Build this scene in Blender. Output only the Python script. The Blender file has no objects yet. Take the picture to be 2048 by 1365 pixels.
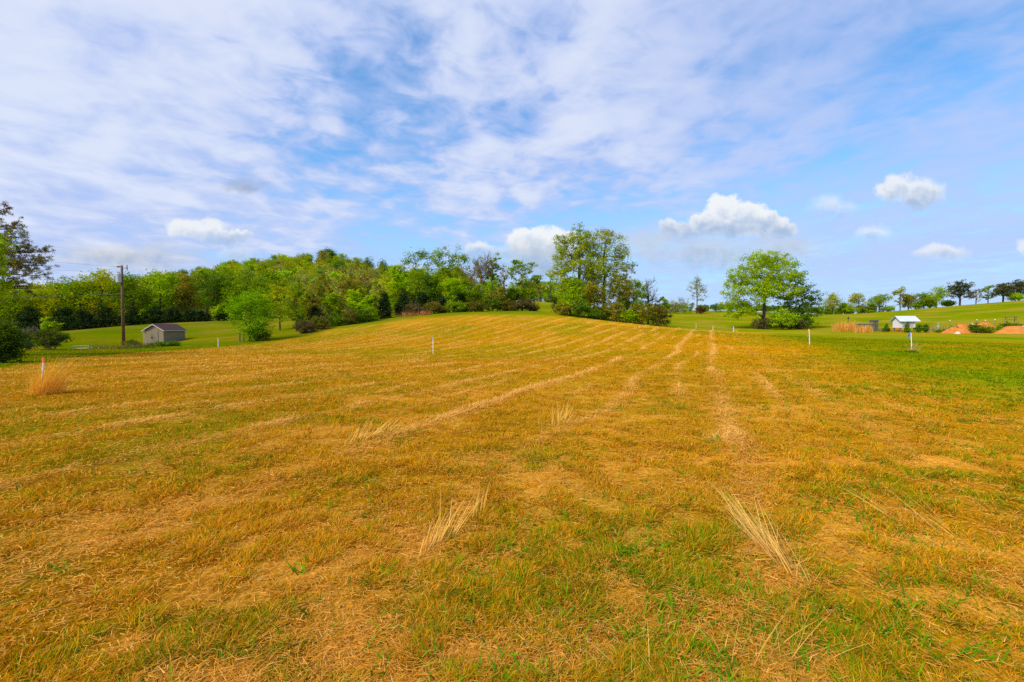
import bpy, math, random
import numpy as np
from mathutils import Vector, Matrix

scene = bpy.context.scene
col = scene.collection
R = math.radians
F = 910.0                 # focal length in photo pixels (2048 wide): a 16 mm lens on 36 mm film
EYE = 1.6
HOR = 655.0

# ------------------------------------------------------------------ camera
cam_d = bpy.data.cameras.new('camera')
cam_d.sensor_width = 36.0
cam_d.lens = 36.0 * F / 2048.0
cam_d.clip_start = 0.05
cam_d.clip_end = 8000.0
cam = bpy.data.objects.new('camera', cam_d)
col.objects.link(cam)
cam.location = (0, 0, EYE)
cam.rotation_euler = (R(90) - math.atan((682.5 - HOR) / F), 0, 0)
scene.camera = cam

# ------------------------------------------------------------------ sun, sky, exposure
SUN_EL, SUN_AZ = R(43), R(-132)          # azimuth from +Y, clockwise; the sun is behind and to the left
sdir = Vector((math.sin(SUN_AZ) * math.cos(SUN_EL), math.cos(SUN_AZ) * math.cos(SUN_EL), math.sin(SUN_EL)))
sun_d = bpy.data.lights.new('sun', 'SUN')
sun_d.energy = 4.1
sun_d.angle = R(24)
sun_d.color = (1.0, 0.94, 0.84)
sun = bpy.data.objects.new('sun', sun_d)
col.objects.link(sun)
sun.rotation_euler = sdir.to_track_quat('Z', 'Y').to_euler()
sun.location = (0, 0, 60)

scene.view_settings.view_transform = 'Standard'
scene.view_settings.look = 'None'
scene.view_settings.exposure = 0.0
scene.view_settings.gamma = 1.0
scene.view_settings.use_curve_mapping = False
scene.render.engine = 'CYCLES'
scene.cycles.max_bounces = 9
scene.cycles.diffuse_bounces = 6
scene.cycles.glossy_bounces = 1
scene.cycles.transmission_bounces = 6
scene.cycles.transparent_max_bounces = 4
scene.cycles.use_denoising = False
scene.cycles.caustics_reflective = False
scene.cycles.caustics_refractive = False


class NT:
    """small helper to write node graphs as expressions"""
    def __init__(self, tree):
        self.t = tree
        self.n = tree.nodes
        self.l = tree.links

    def put(self, sock, v):
        if isinstance(v, bpy.types.NodeSocket):
            self.l.new(v, sock)
        elif isinstance(v, (tuple, list)):
            v = tuple(v)
            if len(sock.default_value) == 4 and len(v) == 3:
                v = v + (1.0,)
            sock.default_value = v
        else:
            sock.default_value = v

    def m(self, op, a, b=0.0, c=0.0, clamp=False):
        x = self.n.new('ShaderNodeMath')
        x.operation = op
        x.use_clamp = clamp
        self.put(x.inputs[0], a)
        self.put(x.inputs[1], b)
        self.put(x.inputs[2], c)
        return x.outputs[0]

    def v(self, op, a, b=(0, 0, 0)):
        x = self.n.new('ShaderNodeVectorMath')
        x.operation = op
        self.put(x.inputs[0], a)
        if op != 'LENGTH' and op != 'NORMALIZE':
            self.put(x.inputs[1], b)
        return x.outputs['Value'] if op in ('LENGTH', 'DOT_PRODUCT') else x.outputs[0]

    def sep(self, a):
        x = self.n.new('ShaderNodeSeparateXYZ')
        self.put(x.inputs[0], a)
        return x.outputs

    def comb(self, a, b, c):
        x = self.n.new('ShaderNodeCombineXYZ')
        for i, q in enumerate((a, b, c)):
            self.put(x.inputs[i], q)
        return x.outputs[0]

    def ss(self, val, lo, hi, a=0.0, b=1.0):
        x = self.n.new('ShaderNodeMapRange')
        x.interpolation_type = 'SMOOTHSTEP'
        self.put(x.inputs[0], val)
        for i, q in enumerate((lo, hi, a, b)):
            self.put(x.inputs[1 + i], q)
        return x.outputs[0]

    def lin(self, val, lo, hi, a=0.0, b=1.0):
        x = self.n.new('ShaderNodeMapRange')
        self.put(x.inputs[0], val)
        for i, q in enumerate((lo, hi, a, b)):
            self.put(x.inputs[1 + i], q)
        return x.outputs[0]

    def noise(self, vec, scale, detail=3.0, rough=0.5, dist=0.0, out=0):
        x = self.n.new('ShaderNodeTexNoise')
        self.put(x.inputs['Vector'], vec)
        x.inputs['Scale'].default_value = scale
        x.inputs['Detail'].default_value = detail
        x.inputs['Roughness'].default_value = rough
        x.inputs['Distortion'].default_value = dist
        return x.outputs[out]

    def mix(self, f, a, b, mode='MIX'):
        x = self.n.new('ShaderNodeMix')
        x.data_type = 'RGBA'
        x.blend_type = mode
        self.put(x.inputs[0], f)
        self.put(x.inputs[6], a)
        self.put(x.inputs[7], b)
        return x.outputs[2]


def ab(px, py):
    return ((px - 1024.0) / F, (HOR - py) / F)


def build_world():
    w = bpy.data.worlds.new('World')
    scene.world = w
    w.use_nodes = True
    w.cycles.sampling_method = 'MANUAL'
    w.cycles.sample_map_resolution = 512
    N = NT(w.node_tree)
    N.n.clear()
    out = N.n.new('ShaderNodeOutputWorld')
    bg = N.n.new('ShaderNodeBackground')
    N.l.new(bg.outputs[0], out.inputs[0])
    STR = 0.10
    bg.inputs[1].default_value = STR
    d = N.n.new('ShaderNodeTexCoord').outputs['Generated']
    sky = N.n.new('ShaderNodeTexSky')
    sky.sky_type = 'NISHITA'
    sky.sun_disc = False
    sky.sun_elevation = SUN_EL
    sky.sun_rotation = SUN_AZ
    sky.air_density = 1.0
    sky.dust_density = 0.4
    sky.ozone_density = 2.0
    hs = N.n.new('ShaderNodeHueSaturation')
    hs.inputs['Hue'].default_value = 0.497
    hs.inputs['Saturation'].default_value = 1.32
    hs.inputs['Value'].default_value = 2.3
    N.l.new(sky.outputs[0], hs.inputs['Color'])
    s = N.sep(d)
    zc = N.m('MAXIMUM', s[2], 0.0)
    inv = N.m('DIVIDE', 1.0, N.m('ADD', zc, 0.10))
    # cloud sheet high above: coordinates on a horizontal plane, streaks run towards azimuth -20
    ca, sa = math.cos(R(20)), math.sin(R(20))
    pu = N.m('MULTIPLY', N.m('ADD', N.m('MULTIPLY', s[0], ca), N.m('MULTIPLY', s[1], sa)), inv)      # across the streaks
    pv = N.m('MULTIPLY', N.m('SUBTRACT', N.m('MULTIPLY', s[1], ca), N.m('MULTIPLY', s[0], sa)), inv)  # along them
    P1 = N.comb(N.m('MULTIPLY', pu, 1.0), N.m('MULTIPLY', pv, 0.55), 3.7)
    P2 = N.comb(N.m('MULTIPLY', pu, 1.0), N.m('MULTIPLY', pv, 0.8), 11.3)
    big = N.noise(P1, 0.8, 3.0, 0.5, 0.3)
    mid = N.noise(P2, 3.4, 4.0, 0.5, 0.3)
    fine = N.noise(N.comb(N.m('MULTIPLY', pu, 1.0), N.m('MULTIPLY', pv, 1.05), 2.2), 6.5, 5.0, 0.55, 0.5)
    streak = N.noise(N.comb(pu, N.m('MULTIPLY', pv, 0.14), 5.0), 2.2, 4.0, 0.5, 0.2)
    az = N.m('ARCTAN2', s[0], s[1])
    right = N.ss(az, 0.1, 0.65)
    # thinner area: upper left of the middle
    hole = N.v('LENGTH', N.v('MULTIPLY', N.v('SUBTRACT', N.comb(az, s[2], 0.0), (-0.42, 0.39, 0.0)), (1.6, 2.9, 0.0)))
    hole = N.ss(hole, 1.0, 0.0)
    left = N.ss(az, -0.25, -0.85)
    cov = N.m('ADD', N.m('MULTIPLY', big, 0.42), N.m('MULTIPLY', mid, 0.66))
    cov = N.m('ADD', cov, N.m('MULTIPLY', fine, N.ss(s[2], 0.10, 0.36, 0.18, 0.66)))
    cov = N.m('ADD', cov, N.m('MULTIPLY', left, 0.25))
    cov = N.m('SUBTRACT', cov, N.m('MULTIPLY', hole, 0.10))
    covr = N.m('ADD', N.m('MULTIPLY', streak, 0.78), N.m('MULTIPLY', mid, 0.42))
    covr = N.m('ADD', covr, N.m('MULTIPLY', big, 0.2))
    covr = N.m('ADD', covr, N.m('MULTIPLY', N.m('SUBTRACT', fine, 0.4), 0.45))
    cov = N.m('ADD', N.m('MULTIPLY', cov, N.m('SUBTRACT', 1.0, N.m('MULTIPLY', right, 0.75))), N.m('MULTIPLY', covr, N.m('MULTIPLY', right, 0.75)))
    k = N.ss(N.m('ADD', cov, N.ss(s[2], 0.34, 0.08, 0.06, 0.12)), 0.59, 0.97)
    k = N.m('MULTIPLY', k, N.m('MAXIMUM', N.ss(s[2], 0.02, 0.13, 0.50, 1.0), N.m('MULTIPLY', left, 0.95)))
    k = N.m('MULTIPLY', k, N.m('SUBTRACT', 0.95, N.m('MULTIPLY', right, 0.16)))
    lum = N.ss(N.m('ADD', N.m('MULTIPLY', cov, 0.7), N.m('MULTIPLY', mid, 0.5)), 0.66, 1.08)
    lum = N.m('MULTIPLY', lum, N.m('SUBTRACT', 1.0, N.m('MULTIPLY', right, 0.75)))
    sheet = N.mix(lum, (4.5, 5.65, 9.15), (7.3, 7.9, 9.6))
    blue = N.mix(N.ss(s[2], 0.30, 0.02, 0.15, 0.85), hs.outputs[0], (3.1, 5.3, 9.2))
    c = N.mix(k, blue, sheet)

    # low cumulus: lobes given as directions on the sky
    y = N.m('MAXIMUM', s[1], 0.02)
    A = N.m('DIVIDE', s[0], y)
    B = N.m('DIVIDE', s[2], y)
    front = N.ss(s[1], 0.05, 0.2)
    ABv = N.comb(A, B, 0.0)
    wob = N.noise(ABv, 20.0, 6.0, 0.62, 0.0, 1)
    wob = N.v('SUBTRACT', wob, (0.5, 0.5, 0.5))
    Q = N.v('ADD', ABv, N.v('MULTIPLY', wob, (0.075, 0.06, 0.0)))
    det = N.noise(ABv, 32.0, 5.0, 0.6)
    clouds = [
        # (base py, top py, softness, strength, brightness, lobes (px, py, rx, ry))
        (482, 388, 0.26, 0.97, 1.00, [(1448, 424, 40, 36), (1485, 440, 48, 36), (1530, 452, 46, 26), (1408, 446, 42, 30), (1345, 466, 34, 30), (1376, 472, 40, 24), (1440, 456, 60, 30), (1562, 462, 26, 16)]),
        (522, 452, 0.28, 0.97, 1.00, [(1050, 482, 36, 28), (1082, 478, 34, 27), (1122, 480, 30, 27), (1075, 500, 60, 24), (1130, 502, 40, 22)]),
        (512, 480, 0.45, 0.85, 0.98, [(958, 502, 32, 24), (1000, 512, 45, 18)]),
        (424, 348, 0.52, 0.9, 0.97, [(1795, 378, 34, 28), (1832, 392, 54, 32), (1765, 388, 30, 18)]),
        (440, 398, 0.9, 0.65, 0.93, [(1658, 418, 58, 26)]),
        (490, 455, 0.9, 0.65, 0.96, [(1745, 472, 46, 22)]),
        (526, 490, 0.6, 0.75, 0.97, [(1880, 508, 62, 18), (2052, 498, 24, 20)]),
        (490, 444, 0.36, 0.9, 0.98, [(372, 462, 44, 22), (425, 468, 40, 26), (468, 478, 42, 16)]),
        (532, 488, 0.9, 0.55, 0.92, [(240, 512, 90, 26), (480, 508, 46, 16)]),
        (396, 360, 0.8, 0.45, 0.45, [(495, 379, 52, 17)]),
        (566, 470, 1.0, 0.62, 0.70, [(1420, 506, 170, 44), (1290, 492, 90, 44), (1080, 524, 130, 44), (1560, 500, 120, 40), (250, 515, 200, 34)]),
    ]
    for base, top, soft, stg, bri, lobes in clouds:
        mx = None
        for px, py, rx, ry in lobes:
            a0, b0 = ab(px, py)
            e = N.v('LENGTH', N.v('MULTIPLY', N.v('SUBTRACT', Q, (a0, b0, 0.0)), (F / rx, F / ry, 0.0)))
            mx = e if mx is None else N.m('SMOOTH_MIN', mx, e, 0.25)
        bb, bt = ab(0, base)[1], ab(0, top)[1]
        den = N.ss(mx, 1.05 + soft * 0.12, 1.05 - soft)
        bq = N.sep(Q)[1]
        den = N.m('MULTIPLY', den, N.ss(bq, bb - 0.012, bb + 0.026))
        den = N.m('MULTIPLY', N.m('MULTIPLY', den, stg), front)
        hh = N.m('ADD', N.lin(B, bb, bt), N.m('MULTIPLY', N.m('SUBTRACT', det, 0.5), 0.9))
        hh = N.m('ADD', hh, N.m('MULTIPLY', N.m('SUBTRACT', mx, 0.6), 0.35))
        sh = N.ss(hh, -0.05, 0.72)
        cc = N.mix(sh, (3.9 * bri, 5.2 * bri, 7.4 * bri), (8.9 * bri, 9.2 * bri, 9.5 * bri))
        c = N.mix(den, c, cc)
    N.l.new(c, bg.inputs[0])


build_world()

# ------------------------------------------------------------------ numpy noise
def _hash(ix, iy, seed):
    h = (ix.astype(np.int64) * 374761393 + iy.astype(np.int64) * 668265263 + seed * 974711) & 0xffffffff
    h = ((h ^ (h >> 13)) * 1274126177) & 0xffffffff
    h = h ^ (h >> 16)
    return (h & 0xffff) / 65535.0


def vnoise(x, y, seed=0):
    ix, iy = np.floor(x), np.floor(y)
    fx, fy = x - ix, y - iy
    fx = fx * fx * (3 - 2 * fx)
    fy = fy * fy * (3 - 2 * fy)
    a = _hash(ix, iy, seed); b = _hash(ix + 1, iy, seed)
    c = _hash(ix, iy + 1, seed); d = _hash(ix + 1, iy + 1, seed)
    return (a * (1 - fx) + b * fx) * (1 - fy) + (c * (1 - fx) + d * fx) * fy


def fbm(x, y, seed=0, octs=3):
    s, amp, t = 0.0, 1.0, 0.0
    for o in range(octs):
        s = s + amp * vnoise(x * 2 ** o + 17.3 * o, y * 2 ** o - 9.1 * o, seed + o)
        t += amp
        amp *= 0.5
    return s / t


def sstep(v, lo, hi):
    t = np.clip((v - lo) / (hi - lo), 0, 1)
    return t * t * (3 - 2 * t)


# ------------------------------------------------------------------ terrain
def zat(py, D):
    return EYE + (HOR - py) / F * D


def xat(px, D):
    return (px - 1024.0) / F * D


_ctl = []


def cp(px, py, D):
    _ctl.append((xat(px, D), D, zat(py, D)))


def cz(px, D, z):
    _ctl.append((xat(px, D), D, z))


for x, y in [(0, 0), (0, -12), (-14, -10), (14, -10), (-4, 4), (4, 4), (0, 9), (-10, 8), (10, 8), (-35, -10), (35, -10), (-16, 16), (16, 16), (0, 18),
             (-60, -60), (60, -60), (0, -80), (-150, -40), (150, -40), (0, -300), (-300, -200), (300, -200)]:
    _ctl.append((x, y, 0.0))
cz(-500, 30, -0.4); cz(-500, 60, -0.8); cz(-500, 110, 0.5)
cp(0, 735, 18); cp(430, 695, 48); cp(560, 677, 60); cp(300, 701, 42); cp(180, 709, 32)
cp(330, 688, 68); cp(246, 692, 52); cp(95, 700, 42); cp(20, 722, 22)
cp(270, 650, 100); cp(400, 644, 103); cp(140, 660, 97); cp(0, 668, 95); cp(490, 640, 106)
cp(460, 668, 72)
cz(650, 290, 39.5); cz(400, 290, 26); cz(200, 290, 14); cz(0, 290, 9); cz(-400, 290, 6); cz(560, 290, 33.5); cz(740, 290, 31); cz(800, 290, 24); cz(900, 290, 15); cz(1000, 290, 9)
cz(650, 180, 15.5); cz(400, 180, 12); cz(200, 180, 7); cz(800, 180, 14); cz(900, 180, 11); cz(0, 180, 3)
cz(650, 120, 4.5); cz(780, 115, 5.5)
cz(650, 420, 28); cz(400, 420, 18); cz(200, 420, 8); cz(900, 420, 10); cz(650, 650, 6); cz(1000, 650, 4)
cp(866, 708, 33); cp(760, 641, 72); cp(850, 630, 75); cp(1000, 623, 78); cp(1090, 623, 80); cp(1200, 638, 76); cp(1340, 655, 74)
cp(1420, 662, 80); cp(650, 657, 66); cz(1000, 97, 4.7); cz(870, 97, 4.6); cz(1180, 97, 4.0)
cp(1090, 605, 150); cp(1000, 604, 150); cz(1090, 185, 10.5)
cp(1530, 657, 95); cp(1618, 690, 34); cp(1822, 704, 29); cp(1815, 664, 72); cp(2020, 667, 66); cp(1680, 662, 76)
cp(1390, 628, 150); cp(1500, 628, 150); cp(1280, 626, 145); cp(1650, 630, 150); cp(1800, 622, 155); cp(1900, 613, 160); cp(2048, 602, 165); cp(2400, 580, 170)
cz(1390, 230, 3.0); cz(1500, 240, 2.0); cz(1650, 240, 2.0); cz(1900, 240, 4.0); cz(2200, 250, 8.0)
cz(1420, 500, 20); cz(1250, 500, 19); cz(1600, 520, 15.5); cz(2000, 520, 4); cz(1420, 700, 8)
_ctl = np.array(_ctl)
_S = 60.0


def _tps_fit(c, lam=2e-3):
    p = c[:, :2] / _S
    d = np.linalg.norm(p[:, None] - p[None], axis=2)
    K = np.where(d > 0, d * d * np.log(d + 1e-12), 0.0) + lam * np.eye(len(p))
    A = np.hstack([np.ones((len(p), 1)), p])
    M = np.block([[K, A], [A.T, np.zeros((3, 3))]])
    return np.linalg.solve(M, np.concatenate([c[:, 2], np.zeros(3)]))


_W = _tps_fit(_ctl)


def height(x, y):
    x = np.atleast_1d(np.asarray(x, float)); y = np.atleast_1d(np.asarray(y, float))
    out = np.empty(x.shape)
    p = _ctl[:, :2] / _S
    n = len(p)
    for i in range(0, len(x), 40000):
        q = np.stack([x[i:i + 40000], y[i:i + 40000]], 1) / _S
        d2 = (q[:, None, 0] - p[None, :, 0]) ** 2 + (q[:, None, 1] - p[None, :, 1]) ** 2
        out[i:i + 40000] = (0.5 * d2 * np.log(d2 + 1e-12)) @ _W[:n] + _W[n] + q @ _W[n + 1:]
    r = np.hypot(x, y)
    f = 1 - sstep(r, 600, 1100)
    out = out * f
    near = 1 - sstep(r, 25, 60)
    out = out + near * (fbm(x / 0.9, y / 0.9, 5, 2) - 0.5) * 0.05
    return out


def hz(x, y):
    return float(height(x, y)[0])


# ------------------------------------------------------------------ ground cover maps (what grows where)
TH = R(23.5)


def edge_d(px):
    kx = [-900, -400, 0, 100, 200, 300, 436, 560, 640, 720, 800, 900, 1000, 1100, 1200, 1340, 1480, 1700]
    kd = [12, 15, 17.5, 21.5, 28, 37, 47, 55, 60.5, 65, 68, 70, 71, 71.5, 70, 68, 74, 76]
    return np.interp(px, kx, kd)


def cover(x, y):
    """dry: 1 on the mown straw-coloured field, 0 on green grass; row: strength of the straw windrows"""
    r = np.hypot(x, y)
    yy = np.maximum(y, 0.3)
    px = 1024 + F * x / yy
    ed = edge_d(px)
    n1 = fbm(x / 5.0, y / 5.0, 21, 3) - 0.5
    n2 = fbm(x / 1.1, y / 1.1, 31, 3) - 0.5
    a = 1 - sstep(y / ed + n1 * 0.06 + n2 * 0.03, 0.97, 1.05)
    u = x * math.cos(TH) - y * math.sin(TH)
    v = x * math.sin(TH) + y * math.cos(TH)
    ur = u + n1 * 3.0 + n2 * 1.4
    b = 1 - sstep(ur, 4.2, 9.5)
    b = np.maximum(b, 0.42 * sstep(fbm(x / 3.4, y / 1.6, 41, 3), 0.42, 0.72) * (1 - sstep(y, 30, 60)))
    dry = np.clip(a * b, 0, 1)
    k = np.round((u - 0.2) / 2.2)
    du = u - 0.2 - 2.2 * k - 0.5 * (vnoise(v / 5.0, k * 7.7, 51) - 0.5)
    wid = 0.12 + 0.08 * vnoise(v / 2.0, k * 3.1, 52) + np.clip(r / 60, 0, 1) * 0.16
    stg = sstep(vnoise(v / 3.6 + k * 13.7, k * 5.3, 53), 0.22, 0.72) * (0.35 + 0.65 * vnoise(v / 9.0, k * 9.9, 54))
    stg = np.maximum(stg, 0.20 + 0.40 * sstep(vnoise(v / 0.9, k * 5.3, 55), 0.45, 0.9))
    stg = np.clip(stg * 1.2, 0, 0.72) * (0.8 + 0.2 * vnoise(k * 3.7, k * 1.3 + 0.5, 56)) * np.where(k > 1, 0.12, np.where(k == 1, 0.5, 1.0))
    row = np.exp(-(du / wid) ** 2) * stg * (u < 6.5) * a * (0.5 + 0.5 * sstep(r, 3, 8))
    k2 = np.round((u + 0.9) / 2.2)
    du2 = u + 0.9 - 2.2 * k2 - 0.6 * (vnoise(v / 4.0, k2 * 5.7, 57) - 0.5)
    st2 = sstep(vnoise(v / 3.1 + k2 * 11.7, k2 * 6.3, 58), 0.42, 0.85) * 0.55 * sstep(r, 6, 14)
    row = np.maximum(row, np.exp(-(du2 / (wid * 0.7)) ** 2) * st2 * (u < 3.5) * a)
    return dry, row, n1, n2, u, v


# linear base colours
C_DRY = np.array([0.52, 0.245, 0.004])
C_DRY2 = np.array([0.44, 0.25, 0.002])
C_TAN = np.array([0.74, 0.37, 0.045])
C_ROW = np.array([0.88, 0.47, 0.085])
C_GRN = np.array([0.185, 0.225, 0.001])
C_GRN2 = np.array([0.105, 0.20, 0.001])
C_SOIL = np.array([0.32, 0.125, 0.006])


def lerp(a, b, t):
    t = np.asarray(t)[..., None]
    return a * (1 - t) + b * t


def ground_rgb(x, y):
    dry, row, n1, n2, u, v = cover(x, y)
    r = np.hypot(x, y)
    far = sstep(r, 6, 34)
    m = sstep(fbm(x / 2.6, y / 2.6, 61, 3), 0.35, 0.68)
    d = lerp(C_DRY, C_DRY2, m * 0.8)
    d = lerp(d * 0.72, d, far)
    litter = sstep(fbm(x / 1.5 + 3, y / 0.9, 71, 4), 0.5, 0.74) * (0.25 + 0.35 * (1 - far))
    d = lerp(d, np.broadcast_to(C_TAN, d.shape), np.clip(litter, 0, 1))
    d = lerp(d, np.broadcast_to(C_ROW, d.shape), np.clip(row * 0.80, 0, 1))
    olive = sstep(fbm(x / 7, y / 7, 64, 3), 0.46, 0.66) * 0.38 + sstep(y, 25, 62) * 0.20
    d = lerp(d, np.broadcast_to(C_GRN * 1.15, d.shape), np.clip(olive * (1 - row), 0, 1))
    g = lerp(C_GRN, C_GRN2, sstep(fbm(x / 11, y / 11, 81, 3), 0.38, 0.62) * 0.55)
    patch = sstep(fbm(x / 4.5, y / 2.6, 82, 4), 0.46, 0.7) * (1 - sstep(y, 58, 90))
    g = lerp(g, np.broadcast_to(C_DRY2 * 0.85, g.shape), patch * 0.55)
    g = lerp(g, np.broadcast_to(np.array([0.30, 0.24, 0.02]), g.shape), sstep(np.abs(x) + y, 60, 130) * 0.75 * sstep(fbm(x / 9, y / 5, 83, 4), 0.40, 0.70))
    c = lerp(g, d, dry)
    return c


# ------------------------------------------------------------------ mesh helpers
def mesh_np(name, verts, faces, mat=None, parent=None, colors=None, smooth=False, mats=None, face_mat=None):
    """faces: list of int arrays (n,3) / (n,4)"""
    me = bpy.data.meshes.new(name)
    verts = np.asarray(verts, np.float32)
    faces = [np.asarray(f, np.int32) for f in faces if len(f)]
    me.vertices.add(len(verts))
    me.vertices.foreach_set('co', verts.ravel())
    loops = np.concatenate([f.ravel() for f in faces])
    tot = np.concatenate([np.full(len(f), f.shape[1], np.int32) for f in faces])
    start = np.concatenate([[0], np.cumsum(tot)[:-1]]).astype(np.int32)
    me.loops.add(len(loops))
    me.loops.foreach_set('vertex_index', loops)
    me.polygons.add(len(tot))
    me.polygons.foreach_set('loop_start', start)
    me.polygons.foreach_set('use_smooth', np.full(len(tot), bool(smooth)))
    if face_mat is not None:
        me.polygons.foreach_set('material_index', np.asarray(face_mat, np.int32))
    me.update(calc_edges=True)
    if colors is not None:
        at = me.attributes.new('tint', 'FLOAT_COLOR', 'POINT')
        c = np.ones((len(verts), 4), np.float32)
        c[:, :3] = colors
        at.data.foreach_set('color', c.ravel())
    for m_ in (mats or ([mat] if mat else [])):
        me.materials.append(m_)
    o = bpy.data.objects.new(name, me)
    col.objects.link(o)
    if parent is not None:
        o.parent = parent
    return o


class MB:
    """collects simple solids into one mesh"""
    def __init__(self):
        self.v = []
        self.f3 = []
        self.f4 = []
        self.n = 0

    def add(self, v, f4=(), f3=()):
        v = np.asarray(v, float)
        self.v.append(v)
        if len(f4):
            self.f4.append(np.asarray(f4) + self.n)
        if len(f3):
            self.f3.append(np.asarray(f3) + self.n)
        self.n += len(v)
        return self

    def box(self, x0, x1, y0, y1, z0, z1):
        v = [(x, y, z) for z in (z0, z1) for y in (y0, y1) for x in (x0, x1)]
        return self.add(v, [(0, 2, 3, 1), (4, 5, 7, 6), (0, 1, 5, 4), (1, 3, 7, 5), (3, 2, 6, 7), (2, 0, 4, 6)])

    def tube(self, pts, radii, n=8, cap=True):
        pts = np.asarray(pts, float)
        if np.isscalar(radii):
            radii = [radii] * len(pts)
        t = np.gradient(pts, axis=0)
        t /= np.linalg.norm(t, axis=1)[:, None]
        ref = np.array([0, 0, 1.0]) if abs(t[0][2]) < 0.9 else np.array([1.0, 0, 0])
        vs = []
        for p, d, r in zip(pts, t, radii):
            a = np.cross(d, ref); a /= np.linalg.norm(a)
            b = np.cross(d, a)
            for i in range(n):
                w = 2 * math.pi * i / n
                vs.append(p + r * (math.cos(w) * a + math.sin(w) * b))
        q = []
        for k in range(len(pts) - 1):
            for i in range(n):
                j = (i + 1) % n
                q.append((k * n + i, k * n + j, (k + 1) * n + j, (k + 1) * n + i))
        t3 = []
        if cap:
            vs.append(pts[0]); vs.append(pts[-1])
            c0, c1 = len(pts) * n, len(pts) * n + 1
            for i in range(n):
                j = (i + 1) % n
                t3.append((c0, j, i))
                t3.append((c1, (len(pts) - 1) * n + i, (len(pts) - 1) * n + j))
        return self.add(vs, q, t3)

    def prism(self, poly, axis_vec):
        """a flat polygon pushed along axis_vec (triangulated as a fan)"""
        p = np.asarray(poly, float)
        n = len(p)
        v = np.vstack([p, p + np.asarray(axis_vec)])
        q = [(i, (i + 1) % n, n + (i + 1) % n, n + i) for i in range(n)]
        t = [(0, i + 1, i) for i in range(1, n - 1)] + [(n, n + i, n + i + 1) for i in range(1, n - 1)]
        return self.add(v, q, t)

    def build(self, name, mat, parent=None, smooth=False):
        return mesh_np(name, np.vstack(self.v), [np.vstack(f) for f in (self.f4, self.f3) if len(f)], mat, parent, smooth=smooth)


def tag(o, label=None, cat=None, group=None, kind=None):
    if label: o['label'] = label
    if cat: o['category'] = cat
    if group: o['group'] = group
    if kind: o['kind'] = kind
    return o


def thing(name, loc, label, cat, group=None, rotz=0.0):
    o = bpy.data.objects.new(name, None)
    o.empty_display_size = 0.5
    col.objects.link(o)
    o.location = loc
    o.rotation_euler = (0, 0, rotz)
    return tag(o, label, cat, group)


# ------------------------------------------------------------------ materials
def new_mat(name):
    m = bpy.data.materials.new(name)
    m.use_nodes = True
    N = NT(m.node_tree)
    N.n.clear()
    out = N.n.new('ShaderNodeOutputMaterial')
    return m, N, out


def plain(name, rgb, rough=0.7, noise=0.15, scale=6.0, spec=0.2, metal=0.0, bump=0.0):
    m, N, out = new_mat(name)
    b = N.n.new('ShaderNodeBsdfPrincipled')
    co = N.n.new('ShaderNodeTexCoord').outputs['Object']
    f = N.noise(co, scale, 5.0, 0.6)
    c = N.mix(N.lin(f, 0.25, 0.75), tuple(x * (1 - noise) for x in rgb), tuple(min(1, x * (1 + noise)) for x in rgb))
    N.put(b.inputs['Base Color'], c)
    b.inputs['Roughness'].default_value = rough
    b.inputs['Metallic'].default_value = metal
    b.inputs['Specular IOR Level'].default_value = spec
    if bump:
        bn = N.n.new('ShaderNodeBump')
        bn.inputs['Strength'].default_value = bump
        bn.inputs['Distance'].default_value = 0.02
        N.put(bn.inputs['Height'], N.noise(co, scale * 6, 4.0))
        N.l.new(bn.outputs[0], b.inputs['Normal'])
    N.l.new(b.outputs[0], out.inputs[0])
    return m


def leaf_material(name, transl=0.35, gloss=0.0):
    m, N, out = new_mat(name)
    at = N.n.new('ShaderNodeAttribute')
    at.attribute_name = 'tint'
    d = N.n.new('ShaderNodeBsdfDiffuse')
    t = N.n.new('ShaderNodeBsdfTranslucent')
    N.l.new(at.outputs['Color'], d.inputs[0])
    N.put(t.inputs[0], N.mix(1.0, at.outputs['Color'], (1.0, 1.0, 0.5), 'MULTIPLY'))
    mx = N.n.new('ShaderNodeMixShader')
    mx.inputs[0].default_value = transl
    N.l.new(d.outputs[0], mx.inputs[1])
    N.l.new(t.outputs[0], mx.inputs[2])
    N.l.new(mx.outputs[0], out.inputs[0])
    return m


M_LEAF = leaf_material('leaf', 0.48)
M_NEEDLE = leaf_material('needle', 0.25)
M_BLADE = leaf_material('grass_blade', 0.25)
M_STRAW = leaf_material('straw', 0.25)


def bark_material(name, a, b):
    m, N, out = new_mat(name)
    co = N.n.new('ShaderNodeTexCoord').outputs['Object']
    st = N.v('MULTIPLY', co, (6.0, 6.0, 1.2))
    f = N.noise(st, 1.6, 5.0, 0.65)
    d = N.n.new('ShaderNodeBsdfDiffuse')
    N.put(d.inputs[0], N.mix(N.ss(f, 0.3, 0.7), a, b))
    N.l.new(d.outputs[0], out.inputs[0])
    return m


M_BARK = bark_material('bark', (0.045, 0.032, 0.018), (0.14, 0.105, 0.065))
M_BARK_PALE = bark_material('bark_pale', (0.14, 0.105, 0.075), (0.30, 0.24, 0.18))
M_BARK_RED = bark_material('bark_reddish', (0.06, 0.035, 0.02), (0.16, 0.09, 0.05))


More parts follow.
